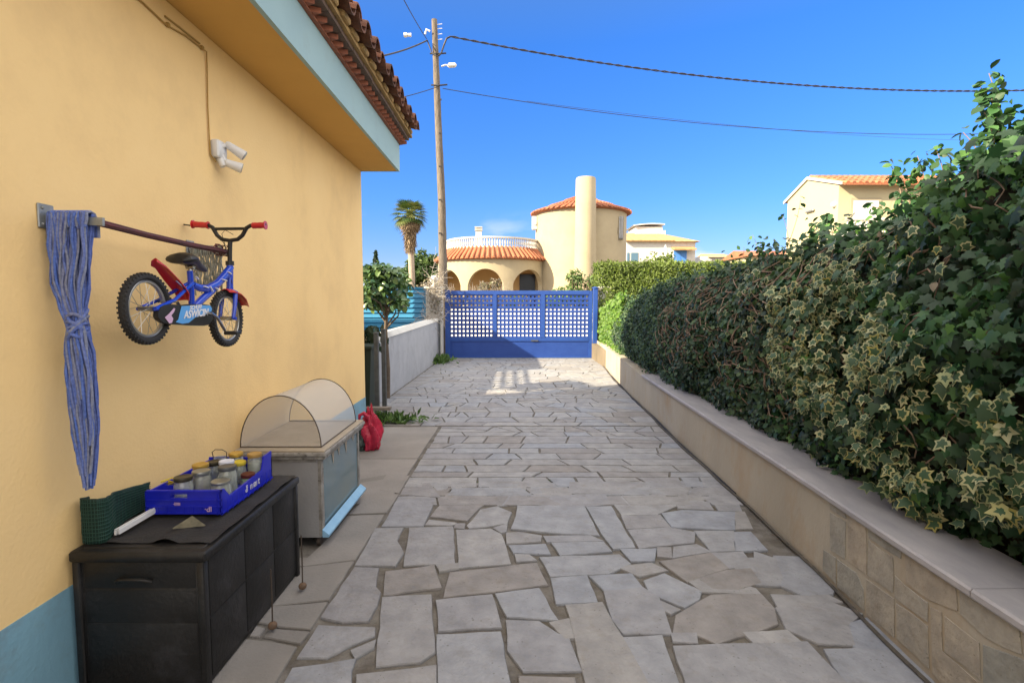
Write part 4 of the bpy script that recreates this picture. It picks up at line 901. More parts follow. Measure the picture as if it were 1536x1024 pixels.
# ------------------------------------------------------------ retaining planter wall on the right
PW = empty('planter_wall', (1.9,6,0), 'low retaining wall with pale stone coping and plaster along the right side of the driveway', 'wall')
b = MB(); ys = [a for a, _ in WL]
vs = []; 
for y in ys: vs += [(wallx(y), y, -.05), (wallx(y), y, .458 if y < 8 else .52), (wallx(y)+.35, y, .458 if y < 8 else .52)]
b.add(vs, [(3*i, 3*i+3, 3*i+4, 3*i+1) for i in range(len(ys)-1)]+[(3*i+1, 3*i+4, 3*i+5, 3*i+2) for i in range(len(ys)-1)]); b.build('plaster', 'plaster', PW)
b = MB(); y = -3.0; cuts = [-3,-1.4,.25,1.9,3.35,4.9,6.4,7.9]
for i in range(len(cuts)-1):
    ya, yb = cuts[i]+.002, cuts[i+1]-.002; b.ct = random.random(); vs = []
    for yy in np.linspace(ya, yb, 5):
        x = wallx(yy); vs += [(x-.022,yy,.463),(x-.026,yy,.470),(x-.026,yy,.490),(x-.018,yy,.499),(x+.34,yy,.501),(x+.34,yy,.463)]
    b.add(vs, [(k*6+j, (k+1)*6+j, (k+1)*6+(j+1) % 6, k*6+(j+1) % 6) for k in range(4) for j in range(6)]+[(0,1,2,3,4,5),(29,28,27,26,25,24)])
b.build('coping', 'cap', PW)
c5 = lambda *p: Z(3.16, 1150, 700, p)
CLD = [c5((303,130),(378,183),(380,247),(305,203)), c5((304,217),(380,260),(374,438),(306,396)), c5((388,190),(478,233),(477,508),(390,448)), c5((487,350),(603,432),(603,600),(482,518)),
 c5((337,438),(430,502),(463,580),(467,685),(338,570)), c5((478,532),(608,625),(609,812),(478,700)), c5((272,392),(331,430),(331,556),(268,488)), c5((618,645),(768,752),(773,955),(622,815)),
 c5((487,248),(648,340),(638,436),(488,340)), c5((664,365),(908,500),(908,685),(780,636),(664,550)), c5((612,512),(658,560),(768,642),(768,735),(612,622)), c5((848,705),(1012,830),(1017,1005),(848,878)),
 c5((924,515),(1208,692),(1217,895),(1042,808),(924,698)), c5((782,662),(836,692),(838,872),(1006,1018),(1006,1200),(792,985)), c5((1030,840),(1217,910),(1400,1060),(1400,1300),(1030,1020)), c5((1222,700),(1500,880),(1500,1080),(1225,900))]
b = MB()
def onwall(px, py):
    d = ray(px, py); t = 1.0
    for _ in range(30): t = wallx(d[1]*t)/d[0]
    return (d[1]*t, EYE+d[2]*t)
for poly in CLD:
    pts = [onwall(*p) for p in poly]; pts = [(y, min(max(z, -.005), .455)) for y, z in pts]; b.ct = random.random()
    vs, fs = stone([(y, z) for y, z in pts], h=.004, ins=.002, rough=.004, step=.07)
    b.add([(wallx(v[0])-max(v[2], 0)-.001, v[0], v[1]) for v in vs], [f[::-1] for f in fs])
for k in range(9):     # cladding carries on behind the camera
    y = -2.8+.46*k
    if y > 1.5: break
    for z0, z1 in ((.0,.22),(.23,.45)):
        b.ct = random.random(); vs, fs = stone([(y+.01,z0),(y+.44,z0),(y+.44,z1),(y+.01,z1)], h=.004, ins=.002, rough=.006); b.add([(wallx(v[0])-max(v[2], 0)-.001, v[0], v[1]) for v in vs], [f[::-1] for f in fs])
b.build('stone_cladding', 'clad', PW)
b = MB(); pts = []
for k in range(90): y = 1.2+k*.14; pts.append((wallx(y)-.035-.018*math.sin(y*1.3)-.006*math.sin(y*6), y, .022))
b.tube(pts, .009, 6); tag(b.build('ground_cable', mat('dusty_hose', (.10,.085,.065), (.05,.045,.04), 20, .8), None, True), 'thin dusty black hose lying along the foot of the right wall', 'hose')
b = MB(); pts = []
for k in range(60): y = 4.2+k*.12; pts.append((wallx(y)-.02-.012*math.sin(y*2.3+1), y, .018))
b.tube(pts, .012, 6); tag(b.build('drip_hose', 'wire', None, True), 'second black hose lying beside the first under the far half of the right wall', 'hose')
b = MB(); b.box(2.25, 9, -3, 15, -.02, .44); struct(b.build('planting_bed', 'earth'))

# ------------------------------------------------------------ hedges
HT = [(-3,2.6),(1.2,2.35),(2.3,2.22),(2.75,2.10),(3.0,2.0),(3.4,1.97),(4.4,1.96),(6.15,1.87),(8.1,1.80),(11.4,1.58),(12.8,1.45)]
def htop(y): return float(np.interp(y, [a for a, _ in HT], [c for _, c in HT]))
def hfront(y, z):
    t = (z-.5)/(htop(y)-.5); base = wallx(y)+.30-.10*min(1, max(0, (y-5.5)))+.01*max(0, y-8)
    return base-.16*math.sin(PI*min(1, max(0, t))**.8)+.30*max(0, t-.72)*1.2+.13*nz3((0,y,z), 1.6, 2)+.07*nz3((0,y,z), 4, 5)+.03*nz3((0,y,z), 9, 7)
def frontpts(n, ya, yb, za=.5, dens=None, depth=.16, zlow=None):
    P, Nn, T = [], [], []
    while len(P) < n:
        y = random.uniform(ya, yb); zt_ = htop(y)+.10*nz3((y,0,0), 2.2, 6)+.06*nz3((y,0,0), 6, 6); z = za+(zt_-za)*random.random()**.95
        if dens and random.random() > dens(y, z): continue
        x = hfront(y, z)+abs(random.gauss(0, depth*.6))-.03; P.append((x, y, z)); Nn.append((-1, -.25, .25+.5*max(0, (z-zt_+.3)))); T.append(min(1, max(0, .34+.75*nz3((x,y,z), 3.1, 11)+random.gauss(0,.26))))
    return P, Nn, np.array(T)
def toppts(n, ya, yb, wdt=1.2, h=.07):
    P, Nn = [], []
    for _ in range(n):
        y = random.uniform(ya, yb); z = htop(y)+.10*nz3((y,0,0), 2.2, 6)+random.uniform(-.12, h)+.12*nz3((y*1.3,_*.01,0), 1, 9); P.append((hfront(y, htop(y)-.05)+random.random()**1.3*wdt, y, z)); Nn.append((-.4,-.3,1))
    return P, Nn
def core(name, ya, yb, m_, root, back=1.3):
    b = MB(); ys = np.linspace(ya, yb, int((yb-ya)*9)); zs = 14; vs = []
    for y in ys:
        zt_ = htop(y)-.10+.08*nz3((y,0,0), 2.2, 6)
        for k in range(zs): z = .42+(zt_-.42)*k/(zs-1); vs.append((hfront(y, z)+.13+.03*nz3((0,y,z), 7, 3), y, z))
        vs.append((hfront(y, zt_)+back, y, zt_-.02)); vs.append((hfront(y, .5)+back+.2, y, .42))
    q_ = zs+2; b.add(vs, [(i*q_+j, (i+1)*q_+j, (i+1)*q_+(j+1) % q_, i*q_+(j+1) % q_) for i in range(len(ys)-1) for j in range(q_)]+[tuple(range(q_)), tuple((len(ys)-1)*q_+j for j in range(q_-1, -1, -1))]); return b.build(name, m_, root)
def vmask(y, z):       # where the cream edged ivy grows
    c_ = np.interp(y, [1.2,2.2,2.6,3.2,3.9,4.2], [.75,.85,1.02,1.30,1.50,1.5]); k = math.exp(-((z-c_)/(.34 if z < c_ else .30))**2)
    if y > 3.95 or y < 1.9: k *= .35 if y < 1.9 else .12
    return min(1, k*1.5)*(1 if nz3((0,y,z), 2.6, 31)+.45*nz3((0,y,z), 7, 33) > -.02 else .10)
IV = empty('ivy_hedge', (2.4,2.6,.5), 'dark green large leaved ivy covering the near end of the hedge on the right', 'ivy')
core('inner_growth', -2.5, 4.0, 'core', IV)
P, Nn, T = frontpts(9000, 1.3, 4.1, depth=.22, dens=lambda y, z: 1-.5*vmask(y, z))
leaves('foliage', P, Nn, rng.triangular(.025,.045,.085, len(P)), ivy_tpl(False), ['ivy'], IV, .9, .6, T)
P, Nn, T = frontpts(70, 1.5, 6, depth=.1); leaves('dead_foliage', P, Nn, rng.uniform(.03,.06, len(P)), oval_tpl(.3,.25), ['dry'], IV, .9, .8)
P, Nn, T = frontpts(900, -2.5, 1.3); leaves('foliage', P, Nn, rng.uniform(.08,.12, len(P)), ivy_tpl(False), ['ivy'], IV, .9, .35, T)
P, Nn = toppts(1900, .8, 4.2, 1.1, .10); leaves('crown_foliage', P, Nn, rng.uniform(.05,.09, len(P)), ivy_tpl(False), ['ivy'], IV, .3, .6, rng.random(len(P))*.8+.15)
def stems(root, ya, yb, n, za, zb, seed, r=.003, out=.02, ln=.35):
    rnd = random.Random(seed); b = MB()
    for i in range(n):
        y, z = rnd.uniform(ya, yb), rnd.uniform(za, zb); d = Vector((0, rnd.gauss(0,1), rnd.gauss(0,.7))).normalized(); pts = []
        for k in range(7):
            z = min(z, htop(y)-.02); pts.append((hfront(y, z)+.02-out*math.sin(k)-.02*rnd.random(), y, z)); d = (d+Vector((0, rnd.gauss(0,.55), rnd.gauss(0,.55)))).normalized(); y += d.y*ln/6; z += d.z*ln/6
        b.tube(pts, r*rnd.uniform(.7,1.6), 4)
    return b.build('stems', 'stem', root)
stems(IV, 2.2, 4.0, 60, .7, 2.1, 5)
VI = empty('variegated_ivy', (2.3,3,.5), 'patch of cream edged variegated ivy spilling down the near hedge', 'ivy')
P, Nn, T = frontpts(1400, 1.3, 4.3, dens=vmask, depth=.10); P = [(p[0]-.05, p[1], p[2]) for p in P]
k3 = len(P)//3
leaves('foliage', P[:k3], Nn[:k3], rng.triangular(.035,.058,.09, k3), ivy_tpl(.66), ['ivy_mid','ivy_cream'], VI, .9, .55)
leaves('thin_edged_foliage', P[k3:2*k3], Nn[k3:2*k3], rng.triangular(.035,.06,.09, k3), ivy_tpl(.84), ['ivy_mid','ivy_cream'], VI, .9, .55)
q3 = 2*k3+k3//2; leaves('green_foliage', P[2*k3:q3], Nn[2*k3:q3], rng.triangular(.04,.06,.09, q3-2*k3), ivy_tpl(False), ['ivy_mid'], VI, .9, .55)
leaves('pale_foliage', P[q3:], Nn[q3:], rng.triangular(.03,.05,.08, len(P)-q3), ivy_tpl(.45), ['ivy_mid','ivy_cream'], VI, .9, .6)
P, Nn, T = frontpts(150, 2.3, 5.2, depth=.07, dens=lambda y, z: .15+.85*math.exp(-((z-1.75)/.25)**2)); P = [(p[0]-.04, p[1], p[2]) for p in P]
leaves('scattered_foliage', P, Nn, rng.uniform(.04,.075, len(P)), ivy_tpl(.72), ['ivy_mid','ivy_cream'], VI, .9, .4)
SH = empty('mixed_hedge', (2.5,7,.5), 'dense dark small leaved hedge along the middle of the right wall with bare woody stems', 'hedge')
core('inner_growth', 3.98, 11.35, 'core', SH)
P, Nn, T = frontpts(9500, 4.0, 6.4, dens=lambda y, z: .45+.55*(nz3((0,y,z), 1.5, 21) > -.18)); leaves('foliage', P, Nn, rng.uniform(.032,.062, len(P)), oval_tpl(.42,.1), ['shrub'], SH, .5, .5, T)
P, Nn, T = frontpts(12000, 6.3, 11.5); leaves('foliage', P, Nn, rng.uniform(.035,.06, len(P)), oval_tpl(.34,.1), ['shrub'], SH, .5, .5, T)
P, Nn = toppts(5200, 4.0, 11.2, 1.2, .08); leaves('crown_foliage', P, Nn, rng.uniform(.035,.065, len(P)), oval_tpl(.38,.1), ['shrub'], SH, .2, .7, rng.random(len(P))*.7+.2)
stems(SH, 3.6, 7.2, 300, .8, 1.85, 8, .0042, .045, .5)
# lit end wisps above the hedge line
def shoot(mb, P, Nn, base, tip, n, bend=.08, r=.006, lo=.3):
    a_, c_ = Vector(base), Vector(tip); pts = [a_.lerp(c_, t)+Vector((bend*math.sin(t*3), bend*.5*math.sin(t*5), 0)) for t in np.linspace(0, 1, 9)]
    mb.tube(pts, [r*(1-.08*k) for k in range(9)], 5)
    for _ in range(n):
        t = lo+(1-lo)*random.random(); k = min(7, int(t*8)); p = pts[k].lerp(pts[k+1], t*8-k); d = Vector((random.gauss(0,1), random.gauss(0,1), random.gauss(.2,.6))).normalized(); P.append(tuple(p+d*random.uniform(.015,.06))); Nn.append(tuple(d+Vector((0,0,.6))))
TS = empty('tall_shrub', (2.7,2.9,.5), 'tall leafy shrub shoots rising above the near end of the hedge', 'shrub'); b = MB(); P, Nn = [], []
def WXs(px, py, x): return WX(px, py, x)
for (tx, ty, x, bx, by, n) in [(1478,112,2.62,1520,330,70),(1482,150,2.6,1500,330,46),(1534,180,2.5,1536,330,60),(1450,230,2.7,1480,360,46),(1400,225,2.75,1430,380,60),(1372,235,2.7,1400,380,55),(1345,260,2.65,1380,390,50),(1500,190,2.7,1520,380,60),(1440,200,2.7,1500,300,34),(1425,255,2.7,1440,380,55),(1360,290,2.6,1400,400,50),(1462,260,2.6,1480,380,50),(1518,230,2.6,1520,380,60),(1340,330,2.6,1370,420,50),(1490,300,2.5,1500,420,60),(1400,300,2.6,1420,400,60),(1330,215+30,2.8,1360,330,30),(1560,150,2.5,1560,330,70),(1600,120,2.5,1600,330,90),(1440,300,2.55,1450,400,70),(1530,270,2.45,1530,400,70),(1300,330,2.7,1330,400,40)]:
    shoot(b, P, Nn, WX(bx, by, x), WX(tx, ty, x), int(n*1.25), .04)
    shoot(b, P, Nn, WX(bx+random.uniform(-30,20), by, x-.05), WX(tx+random.uniform(-45,25), ty+random.uniform(8,70), x+random.uniform(-.1,.2)), int(n*1.1), .06)
b.build('branches', 'stem', TS); leaves('foliage', P, Nn, rng.uniform(.04,.078, len(P)), oval_tpl(.36,.08), ['ivy'], TS, .5, .5, rng.random(len(P))*.75+.25)
WS = empty('bare_shoots', (2.5,5.5,1.8), 'thin wispy shoots sticking up from the middle of the hedge', 'shoots'); b = MB(); P, Nn = [], []
for (tx, ty, bx, by, x, n) in [(1200,300,1180,375,2.7,5),(1172,322,1185,370,2.8,4),(1128,352,1140,395,2.6,8),(1115,370,1110,400,2.6,5),(1140,362,1128,400,2.6,10),(1088,378,1098,410,2.6,4),(1100,385,1090,408,2.6,4),(1160,370,1170,400,2.6,12),(1215,330,1235,360,2.6,16),(1240,325,1250,360,2.6,24),(1262,335,1262,370,2.6,26),(1225,345,1240,370,2.6,24),(1280,332,1290,370,2.6,26)]:
    b = MB(); shoot(b, P, Nn, WX(bx, by, x), WX(tx, ty, x), n, .02, .004, .5); b.build('stem', 'stem', WS)
b = MB(); leaves('foliage', P, Nn, rng.uniform(.04,.07, len(P)), oval_tpl(.36,.08), ['ivy'], WS, .5, .5, rng.random(len(P)))
# sunlit creeper by the gate
LC = empty('sunlit_creeper', (2.35,13,.5), 'bright green creeper hanging over the wall beside the gate', 'creeper'); P, Nn = [], []
for _ in range(3200):
    y = random.uniform(10.7, 14.8); z = .42+(1.35-.1*(y-11))*random.random()**.8; P.append((wallx(y)+.06+.12*random.random()+.1*nz3((0,y,z), 2, 1), y, z)); Nn.append((-1,-.6,.4))
leaves('foliage', P, Nn, rng.uniform(.05,.09, len(P)), oval_tpl(.42,.1), ['lime'], LC, .6, .5)
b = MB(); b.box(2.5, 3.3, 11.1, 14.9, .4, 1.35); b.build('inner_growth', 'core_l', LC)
# clipped hedge along the street
CH = empty('clipped_hedge', (5.6,15.2,0), 'tall flat topped bright green clipped hedge right of the gate', 'hedge'); P, Nn = [], []
for _ in range(19000):
    x = random.uniform(2.42, 8.2); zt_ = 2.66+.05*nz3((x,0,0), 2, 3); u = random.random()
    if u < .76: z = .4+(zt_-.4)*random.random()**.7; P.append((x, 14.85+.10*nz3((x,0,z), 1.4, 7)+random.random()*.12, z)); Nn.append((-.2,-1,.35))
    elif u < .9: P.append((x, random.uniform(14.9,16), zt_+random.uniform(-.06,.05))); Nn.append((0,-.2,1))
    else: P.append((2.42+random.random()*.1, random.uniform(15.3,16), random.uniform(.6,zt_))); Nn.append((-1,0,.3))
leaves('foliage', P, Nn, rng.uniform(.07,.13, len(P)), blade_tpl(.16), ['thuja'], CH, 0, .45, None, np.array([-.3,0,1.0]))
b = MB(); b.box(2.56, 8.2, 15.02, 15.9, 0, 2.58); b.build('inner_growth', 'core_l', CH)

# ------------------------------------------------------------ small tree and weeds on the left
BT = empty('broad_leaved_tree', (-2.0,8.6,0), 'small broad leaved tree with dark trunk beyond the yellow house corner', 'tree')
b = MB(); b.tube([(-2.02,8.62,0),(-2.0,8.6,.5),(-2.03,8.6,1.1),(-2.0,8.6,1.5)], [.042,.036,.03,.025], 8)
for k in range(12): t = k*.9; b.tube([(-2.02,8.6,1.15+.03*k), (-2.02+.2*math.cos(t), 8.6+.2*math.sin(t), 1.35+.04*k), (-2.12+.3*math.cos(t), 8.6+.35*math.sin(t), 1.5+.03*k)], [.018,.012,.006], 5)
b.build('trunk', 'bark', BT); P, Nn = [], []
cl = [(min(-1.78, random.gauss(-2.12,.19)), random.gauss(8.6,.2), random.uniform(1.46,2.1)) for _ in range(54)]
for c_ in cl:
    for _ in range(26):
        d = Vector((random.gauss(0,1), random.gauss(0,1), random.gauss(.2,.8))).normalized(); P.append(tuple(Vector(c_)+d*random.uniform(.04,.13))); Nn.append(tuple(d+Vector((0,0,.7))))
leaves('foliage', P, Nn, rng.uniform(.08,.14, len(P)), oval_tpl(.34,.08), ['citrus'], BT, .5, .5)
P, Nn = [], []
for _ in range(60): P.append((random.gauss(-2.1,.1), random.gauss(8.0,.12), random.uniform(.9,1.25))); Nn.append((0,-1,.2))
BP = empty('drooping_plant', (-2.1,8.0,0), 'plant with dark drooping leaves behind the metal posts', 'plant'); leaves('foliage', P, Nn, rng.uniform(.12,.2, len(P)), oval_tpl(.2,.08), ['cypress'], BP, 1.2, .5)
b = MB(); b.tube([(-2.1,8.0,0),(-2.1,8.0,1.2)], .02, 6); b.build('stem', 'bark', BP)
def weeds(c, sx_, sy_, n, sz, label):
    P = [(c[0]+random.gauss(0,sx_), c[1]+random.gauss(0,sy_), .01+random.random()*sz*.4) for _ in range(n)]; o = leaves('weeds', P, [(random.gauss(0,.6),-.6,.6) for _ in P], rng.uniform(sz*.5, sz, n), blade_tpl(.18), ['weed'], None, 0, .6, None, np.array([0,0,1.0])); tag(o, label, 'weeds')
weeds((-1.62,6.85,0), .20, .10, 420, .13, 'clump of green weeds at the foot of the metal posts'); weeds((-1.9,13.9,0), .14, .25, 380, .2, 'clump of green weeds at the foot of the white gate pillar')

# ------------------------------------------------------------ utility pole and overhead lines
UP = empty('utility_pole', (-2.05,16,0), 'tall weathered wooden utility pole behind the blue gate', 'utility pole')
pts = []; rad = []
for k in range(30):
    py = 520-490*k/29; px = float(np.interp(py, [30,200,300,430,520], [651.5,658,662.5,665,666.5])); p = WY(px, py, 16); pts.append((p[0], 16, p[2])); rad.append(.080+.062*(1-k/29)+.004*math.sin(k*2.7))
pts.insert(0, (pts[0][0], 16, 0)); rad.insert(0, .15); b = MB(); b.tube(pts, rad, 14); b.build('shaft', 'pole', UP, True)
b = MB(); t_ = Vector(WY(651,50,16)); b.tube([t_+Vector((-.1,-.1,.0)), t_+Vector((-.2,-.1,.05)), t_+Vector((-.24,-.1,-.08))], .03, 8)
for dz in (.1,.22,-.05,-.2): b.tube([t_+Vector((.05,-.02,dz)), t_+Vector((.24,-.02,dz+.02))], .01, 5)
b.build('insulators', 'porcelain', UP)
b = MB(); a_ = Vector(WY(662,100,16)); b.tube([a_, Vector(WY(668,98,16)), Vector(WY(672,98,16))], .022, 6); c_ = Vector(WY(671,98.5,16)); e_ = Vector(WY(685,98,16)); b.tube([c_, c_.lerp(e_, .2), c_.lerp(e_, .85), e_], [.03,.07,.06,.02], 10); b.build('street_lamp_head', 'porcelain', UP, True)
b = MB()
for py in (84, 131): p = Vector(WY(657+(py-84)*.04, py, 16)); b.tube([p+Vector((-.22,-.05,.04)), p+Vector((0,-.12,0)), p+Vector((.24,-.05,.05))], .022, 6)
for k in range(5): p = Vector(WY(661, 150+k*50, 15.86)); b.box(p.x-.05, p.x+.03, 15.82, 15.86, p.z-.02, p.z+.02)
b.build('clamps', 'wire', UP)
def cable(a_, c_, sag, r, label, n=40, twist=0, extra=()):
    a_, c_ = Vector(a_), Vector(c_); b = MB()
    def pt(t): return a_.lerp(c_, t)-Vector((0,0,sag*4*t*(1-t)))
    ts = np.linspace(0, 1, n+1 if not twist else 161)
    if twist:
        for s_ in (0, PI): b.tube([pt(t)+Vector((math.cos(t*twist+s_)*.02, 0, math.sin(t*twist+s_)*.02)) for t in ts], r, 5)
    else: b.tube([pt(t) for t in ts], r, 5)
    for pl, rr in extra: b.tube([Vector(p) for p in pl], rr, 6)
    tag(b.build('overhead_cable', 'wire'), label, 'cable')
cable(WY(676,55,16), WY(1640,131,18), .62, .016, 'thick twisted overhead cable from the pole top across the sky to the right', twist=230, extra=[([WY(676,55,16), WY(670,58,16), WY(666,68,16), WY(662,80,15.9), WY(658,84,15.85)], .025)])
cable(WY(664,133,15.9), WY(1640,192,20), .65, .011, 'thinner lower overhead cable from the pole to the right')
cable(WY(790,152,17), WY(1640,208,30), .5, .006, 'faint thin wire just below the lower overhead cable')
cable(WY(641,61,15.9), WY(480,90,12), .18, .022, 'thick overhead cable from the pole top to the left behind the eaves', extra=[([WY(641,61,15.9), WY(645,72,15.9), WY(648,80,15.9), WY(655,84,15.85)], .02)])
cable(WY(640,59,15.95), WY(585,-40,11), .05, .011, 'thin wire from the pole top running up and toward the camera')
cable(WY(655,131,15.9), WY(470,160,14), .15, .011, 'thin lower wire from the pole to the left behind the eaves')
b = MB(); a_ = Vector(WY(606,53,15.2)); b.tube([a_, a_+Vector((.08,0,0)), a_+Vector((.09,0,0)), a_+Vector((.2,0,0))], [.06,.06,.04,.05], 10); tag(b.build('cable_joint', 'porcelain', None, True), 'white cable joint on the thick cable left of the pole', 'cable joint')

# ------------------------------------------------------------ street wall and shrubs opposite
b = MB(); b.box(-14, 16, 22.0, 22.2, .0, 1.35); b.box(-14, 16, 21.96, 22.24, 1.35, 1.42); tag(b.build('street_wall', mat('bright_white_render', (.80,.79,.76), (.74,.73,.70), 1, .9)), 'white boundary wall across the street seen through the gate lattice', 'wall')
def bush(name, c, s_, n, tpl, m_, size, label, cat, tw=60, twm='twig', jit=.7, clumps=14, tr=.012):
    e = empty(name, (c[0], c[1], 0), label, cat); P, Nn = [], []; rnd = random
    if tw: 
        b = MB()
        for i in range(tw):
            t = rnd.uniform(0, 6.28); k = rnd.uniform(.3,1); top = Vector((c[0]+s_[0]*k*math.cos(t), c[1]+s_[1]*k*math.sin(t), c[2]+s_[2]*rnd.uniform(-.3,1))); base = Vector((c[0]+.3*s_[0]*math.cos(t), c[1], max(.0, c[2]-s_[2]*1.3))); mid = base.lerp(top, .5)+Vector((rnd.gauss(0,.08), rnd.gauss(0,.08), .1)); b.tube([base, mid, top], [tr,tr*.7,tr*.3], 4)
        b.build('branches', twm, e)
    for _ in range(clumps):
        d = Vector((rnd.gauss(0,1), rnd.gauss(0,1), rnd.gauss(.1,1))).normalized(); q_ = Vector((c[0]+d.x*s_[0]*rnd.uniform(.4,1), c[1]+d.y*s_[1]*rnd.uniform(.4,1), c[2]+d.z*s_[2]*rnd.uniform(.4,1))); rr = min(s_)*rnd.uniform(.25,.55)
        for _ in range(n//clumps):
            v = Vector((rnd.gauss(0,1), rnd.gauss(0,1), rnd.gauss(0,1))).normalized(); P.append(tuple(q_+v*rr*rnd.uniform(.5,1))); Nn.append(tuple(v+Vector((0,0,.4))))
    leaves('crown' if cat == 'tree' else 'foliage', P, Nn, rng.uniform(size*.6, size*1.2, len(P)), tpl, [m_], e, .3, jit); return e
bush('dry_shrub', (-3.0,23.2,1.7), (.8,.7,.8), 500, oval_tpl(.4), 'dry', .11, 'leafless pale shrub above the street wall left of the utility pole', 'shrub', 160, 'twig_w')
bush('dry_shrub', (-1.1,23.4,1.75), (1.1,.7,.8), 1100, oval_tpl(.4), 'dry', .11, 'pale dry shrub in front of the left porch arch', 'shrub', 170, 'twig_w')
bush('dry_shrub', (.2,23.6,1.5), (.8,.6,.65), 650, blade_tpl(.12), 'olean', .2, 'low dry shrub with a few green blades in front of the middle porch arch', 'shrub', 120, 'twig')
bush('oleander', (3.0,23.3,1.9), (1.15,.8,1.0), 1500, blade_tpl(.15), 'olean', .27, 'green oleander bush behind the right end of the blue gate', 'shrub', 50, 'stem')
bush('oleander', (1.7,23.3,1.5), (.8,.6,.65), 700, blade_tpl(.15), 'olean', .24, 'low green oleander in front of the dark porch doorway', 'shrub', 30, 'stem')
bush('garden_shrub', (4.4,24,2.1), (1.0,.8,1.0), 800, blade_tpl(.15), 'thuja', .27, 'green bush behind the clipped hedge at the tower foot', 'shrub', 20, 'stem')
bush('garden_shrub', (6.9,25,3.1), (1.3,.8,.75), 900, oval_tpl(.3), 'thuja', .16, 'light green shrub poking above the clipped hedge before the white house', 'shrub', 20, 'stem')

# ------------------------------------------------------------ round villa with tower
VL = empty('round_tower_villa', (2,36,0), 'cream villa with round tower, cylindrical chimney and curved arched porch', 'villa')
tcx, tcy, tr = 4.62, 36.0, 3.0
b = MB(); b.lathe([(tr,0),(tr,7.5)], (tcx,tcy,0), 48); b.build('tower_wall', 'cream', VL, True)
b = MB(); b.box(-3.0, 1.7, 36.2, 42, 0, 5.0); b.box(1.7, 6, 38, 44, 0, 5.2); b.build('wall', 'cream', VL)
b = MB(); n = 54
for i in range(n):
    t0 = 2*PI*i/n; t = t0+PI/n; b.ct = random.random()
    for c_ in range(3):
        ra, rb = tr+.33-c_*1.1, max(.12, tr+.33-(c_+1)*1.1-.05); za, zb = 7.42+c_*.42+.02, 7.42+(c_+1)*.42
        wa, wb = PI*ra/n*.62, PI*rb/n*.62; vs = []
        for (r_, z_, w_) in ((ra, za, wa), (rb, zb, wb)):
            for k in range(5):
                a_ = PI*k/4; off = w_*math.cos(a_); vs.append((tcx+r_*math.cos(t)-off*math.sin(t), tcy+r_*math.sin(t)+off*math.cos(t), z_+.09*math.sin(a_)*(w_/wa*.6+.4)))
        b.add(vs, [(k, k+1, 6+k, 5+k) for k in range(4)]+[(4,3,2,1,0)])
b.ct = .1; b.lathe([(tr,7.35),(tr+.22,7.38),(tr+.27,7.42),(.05,8.72)], (tcx,tcy,0), 48); b.build('tower_roof', 'tile_far', VL)
b = MB(); cx_ = 4.5; cy_ = 32.75; b.tube([(cx_,cy_,0),(cx_,cy_,5),(cx_-.01,cy_,9.0),(cx_-.01,cy_,9.08)], [.74,.66,.60,.56], 28); b.build('chimney', 'cream', VL, True)
wp = WY(930,345,33.9)
b = MB(); b.box(6.62,7.05,33.93,34.25,5.6,7.0); wf = b.build('window', 'galv', VL); b = MB(); b.box(6.68,6.99,33.91,33.93,5.66,6.94)
b.build('pane', 'blind', wf); b = MB()
for k in range(5): b.tube([(6.66+.085*k,33.86,5.5),(6.66+.085*k,33.80,6.0),(6.66+.085*k,33.86,6.95)], .013, 4)
b.build('grille', 'wire', wf)
# porch
pcx, pcy, pr = -1.25, 36.2, 3.65; wz = 4.35
A0, A1 = R(178), R(362); b = MB(); arches = [(R(203),R(239.5)),(R(246.5),R(283)),(R(291),R(333))]; n = 184
def arch_h(t):
    for a_, c_ in arches:
        if a_ < t < c_: u = (t-a_)/(c_-a_)*2-1; return 2.35+1.3*math.sqrt(max(0, 1-u*u))
    return 0
vs = []; fs = []
for i in range(n+1):
    t = A0+(A1-A0)*i/n; h = arch_h(t)
    for r_ in (pr, pr-.28): vs += [(pcx+r_*math.cos(t), pcy+r_*math.sin(t), h), (pcx+r_*math.cos(t), pcy+r_*math.sin(t), wz)]
for i in range(n):
    q_ = i*4; fs += [(q_, q_+4, q_+5, q_+1), (q_+3, q_+7, q_+6, q_+2), (q_, q_+2, q_+6, q_+4)]
b.add(vs, fs); b.build('porch_arcade', 'cream', VL)
b = MB(); b.box(-4.6, 1.7, 36.1, 36.19, 0, 4.3); b.build('porch_back_wall', 'cream_in', VL)
b = MB(); b.box(.55,1.60,36.0,36.1,0,3.5); b.build('door', 'dark', VL)
b = MB(); b.box(1.9,2.7,32.9,32.96,1.5,2.3); 
n = 38; b = MB()
for i in range(n):
    t = A0+(A1-A0)*(i+.5)/n; dt = (A1-A0)/n/2; b.ct = random.random(); vs = []
    for (r_, z_) in ((pr+.28, wz-.06), (pr-.55, 5.0)):
        for k in range(6):
            a_ = PI*k/5; tt = t+dt*.62*math.cos(a_); vs.append((pcx+r_*math.cos(tt), pcy+r_*math.sin(tt), z_+.12*math.sin(a_)))
    b.add(vs, [(k, k+1, 7+k, 6+k) for k in range(5)]+[(5,4,3,2,1,0)])
b.ct = .0; b.lathe([(pr,wz-.12),(pr+.22,wz-.08),(pr-.5,4.99),(pr-.8,5.0),(.05,5.0)], (pcx,pcy,0), 60, A0, A1); b.build('porch_roof', 'tile_far', VL)
BR = MB(); rb = pr-.62
for i in range(62):
    t = A0+(A1-A0)*i/61; c_ = (pcx+rb*math.cos(t), pcy+rb*math.sin(t), 5.06); BR.lathe([(.05,0),(.035,.08),(.06,.22),(.035,.42),(.05,.52)], c_, 8)
for z0, z1 in ((5.0,5.07),(5.57,5.67)):
    BR.lathe([(rb-.08,z0),(rb+.08,z0),(rb+.08,z1),(rb-.08,z1),(rb-.08,z0)], (pcx,pcy,0), 60, A0, A1)
BR.build('balustrade', 'white', VL, True)
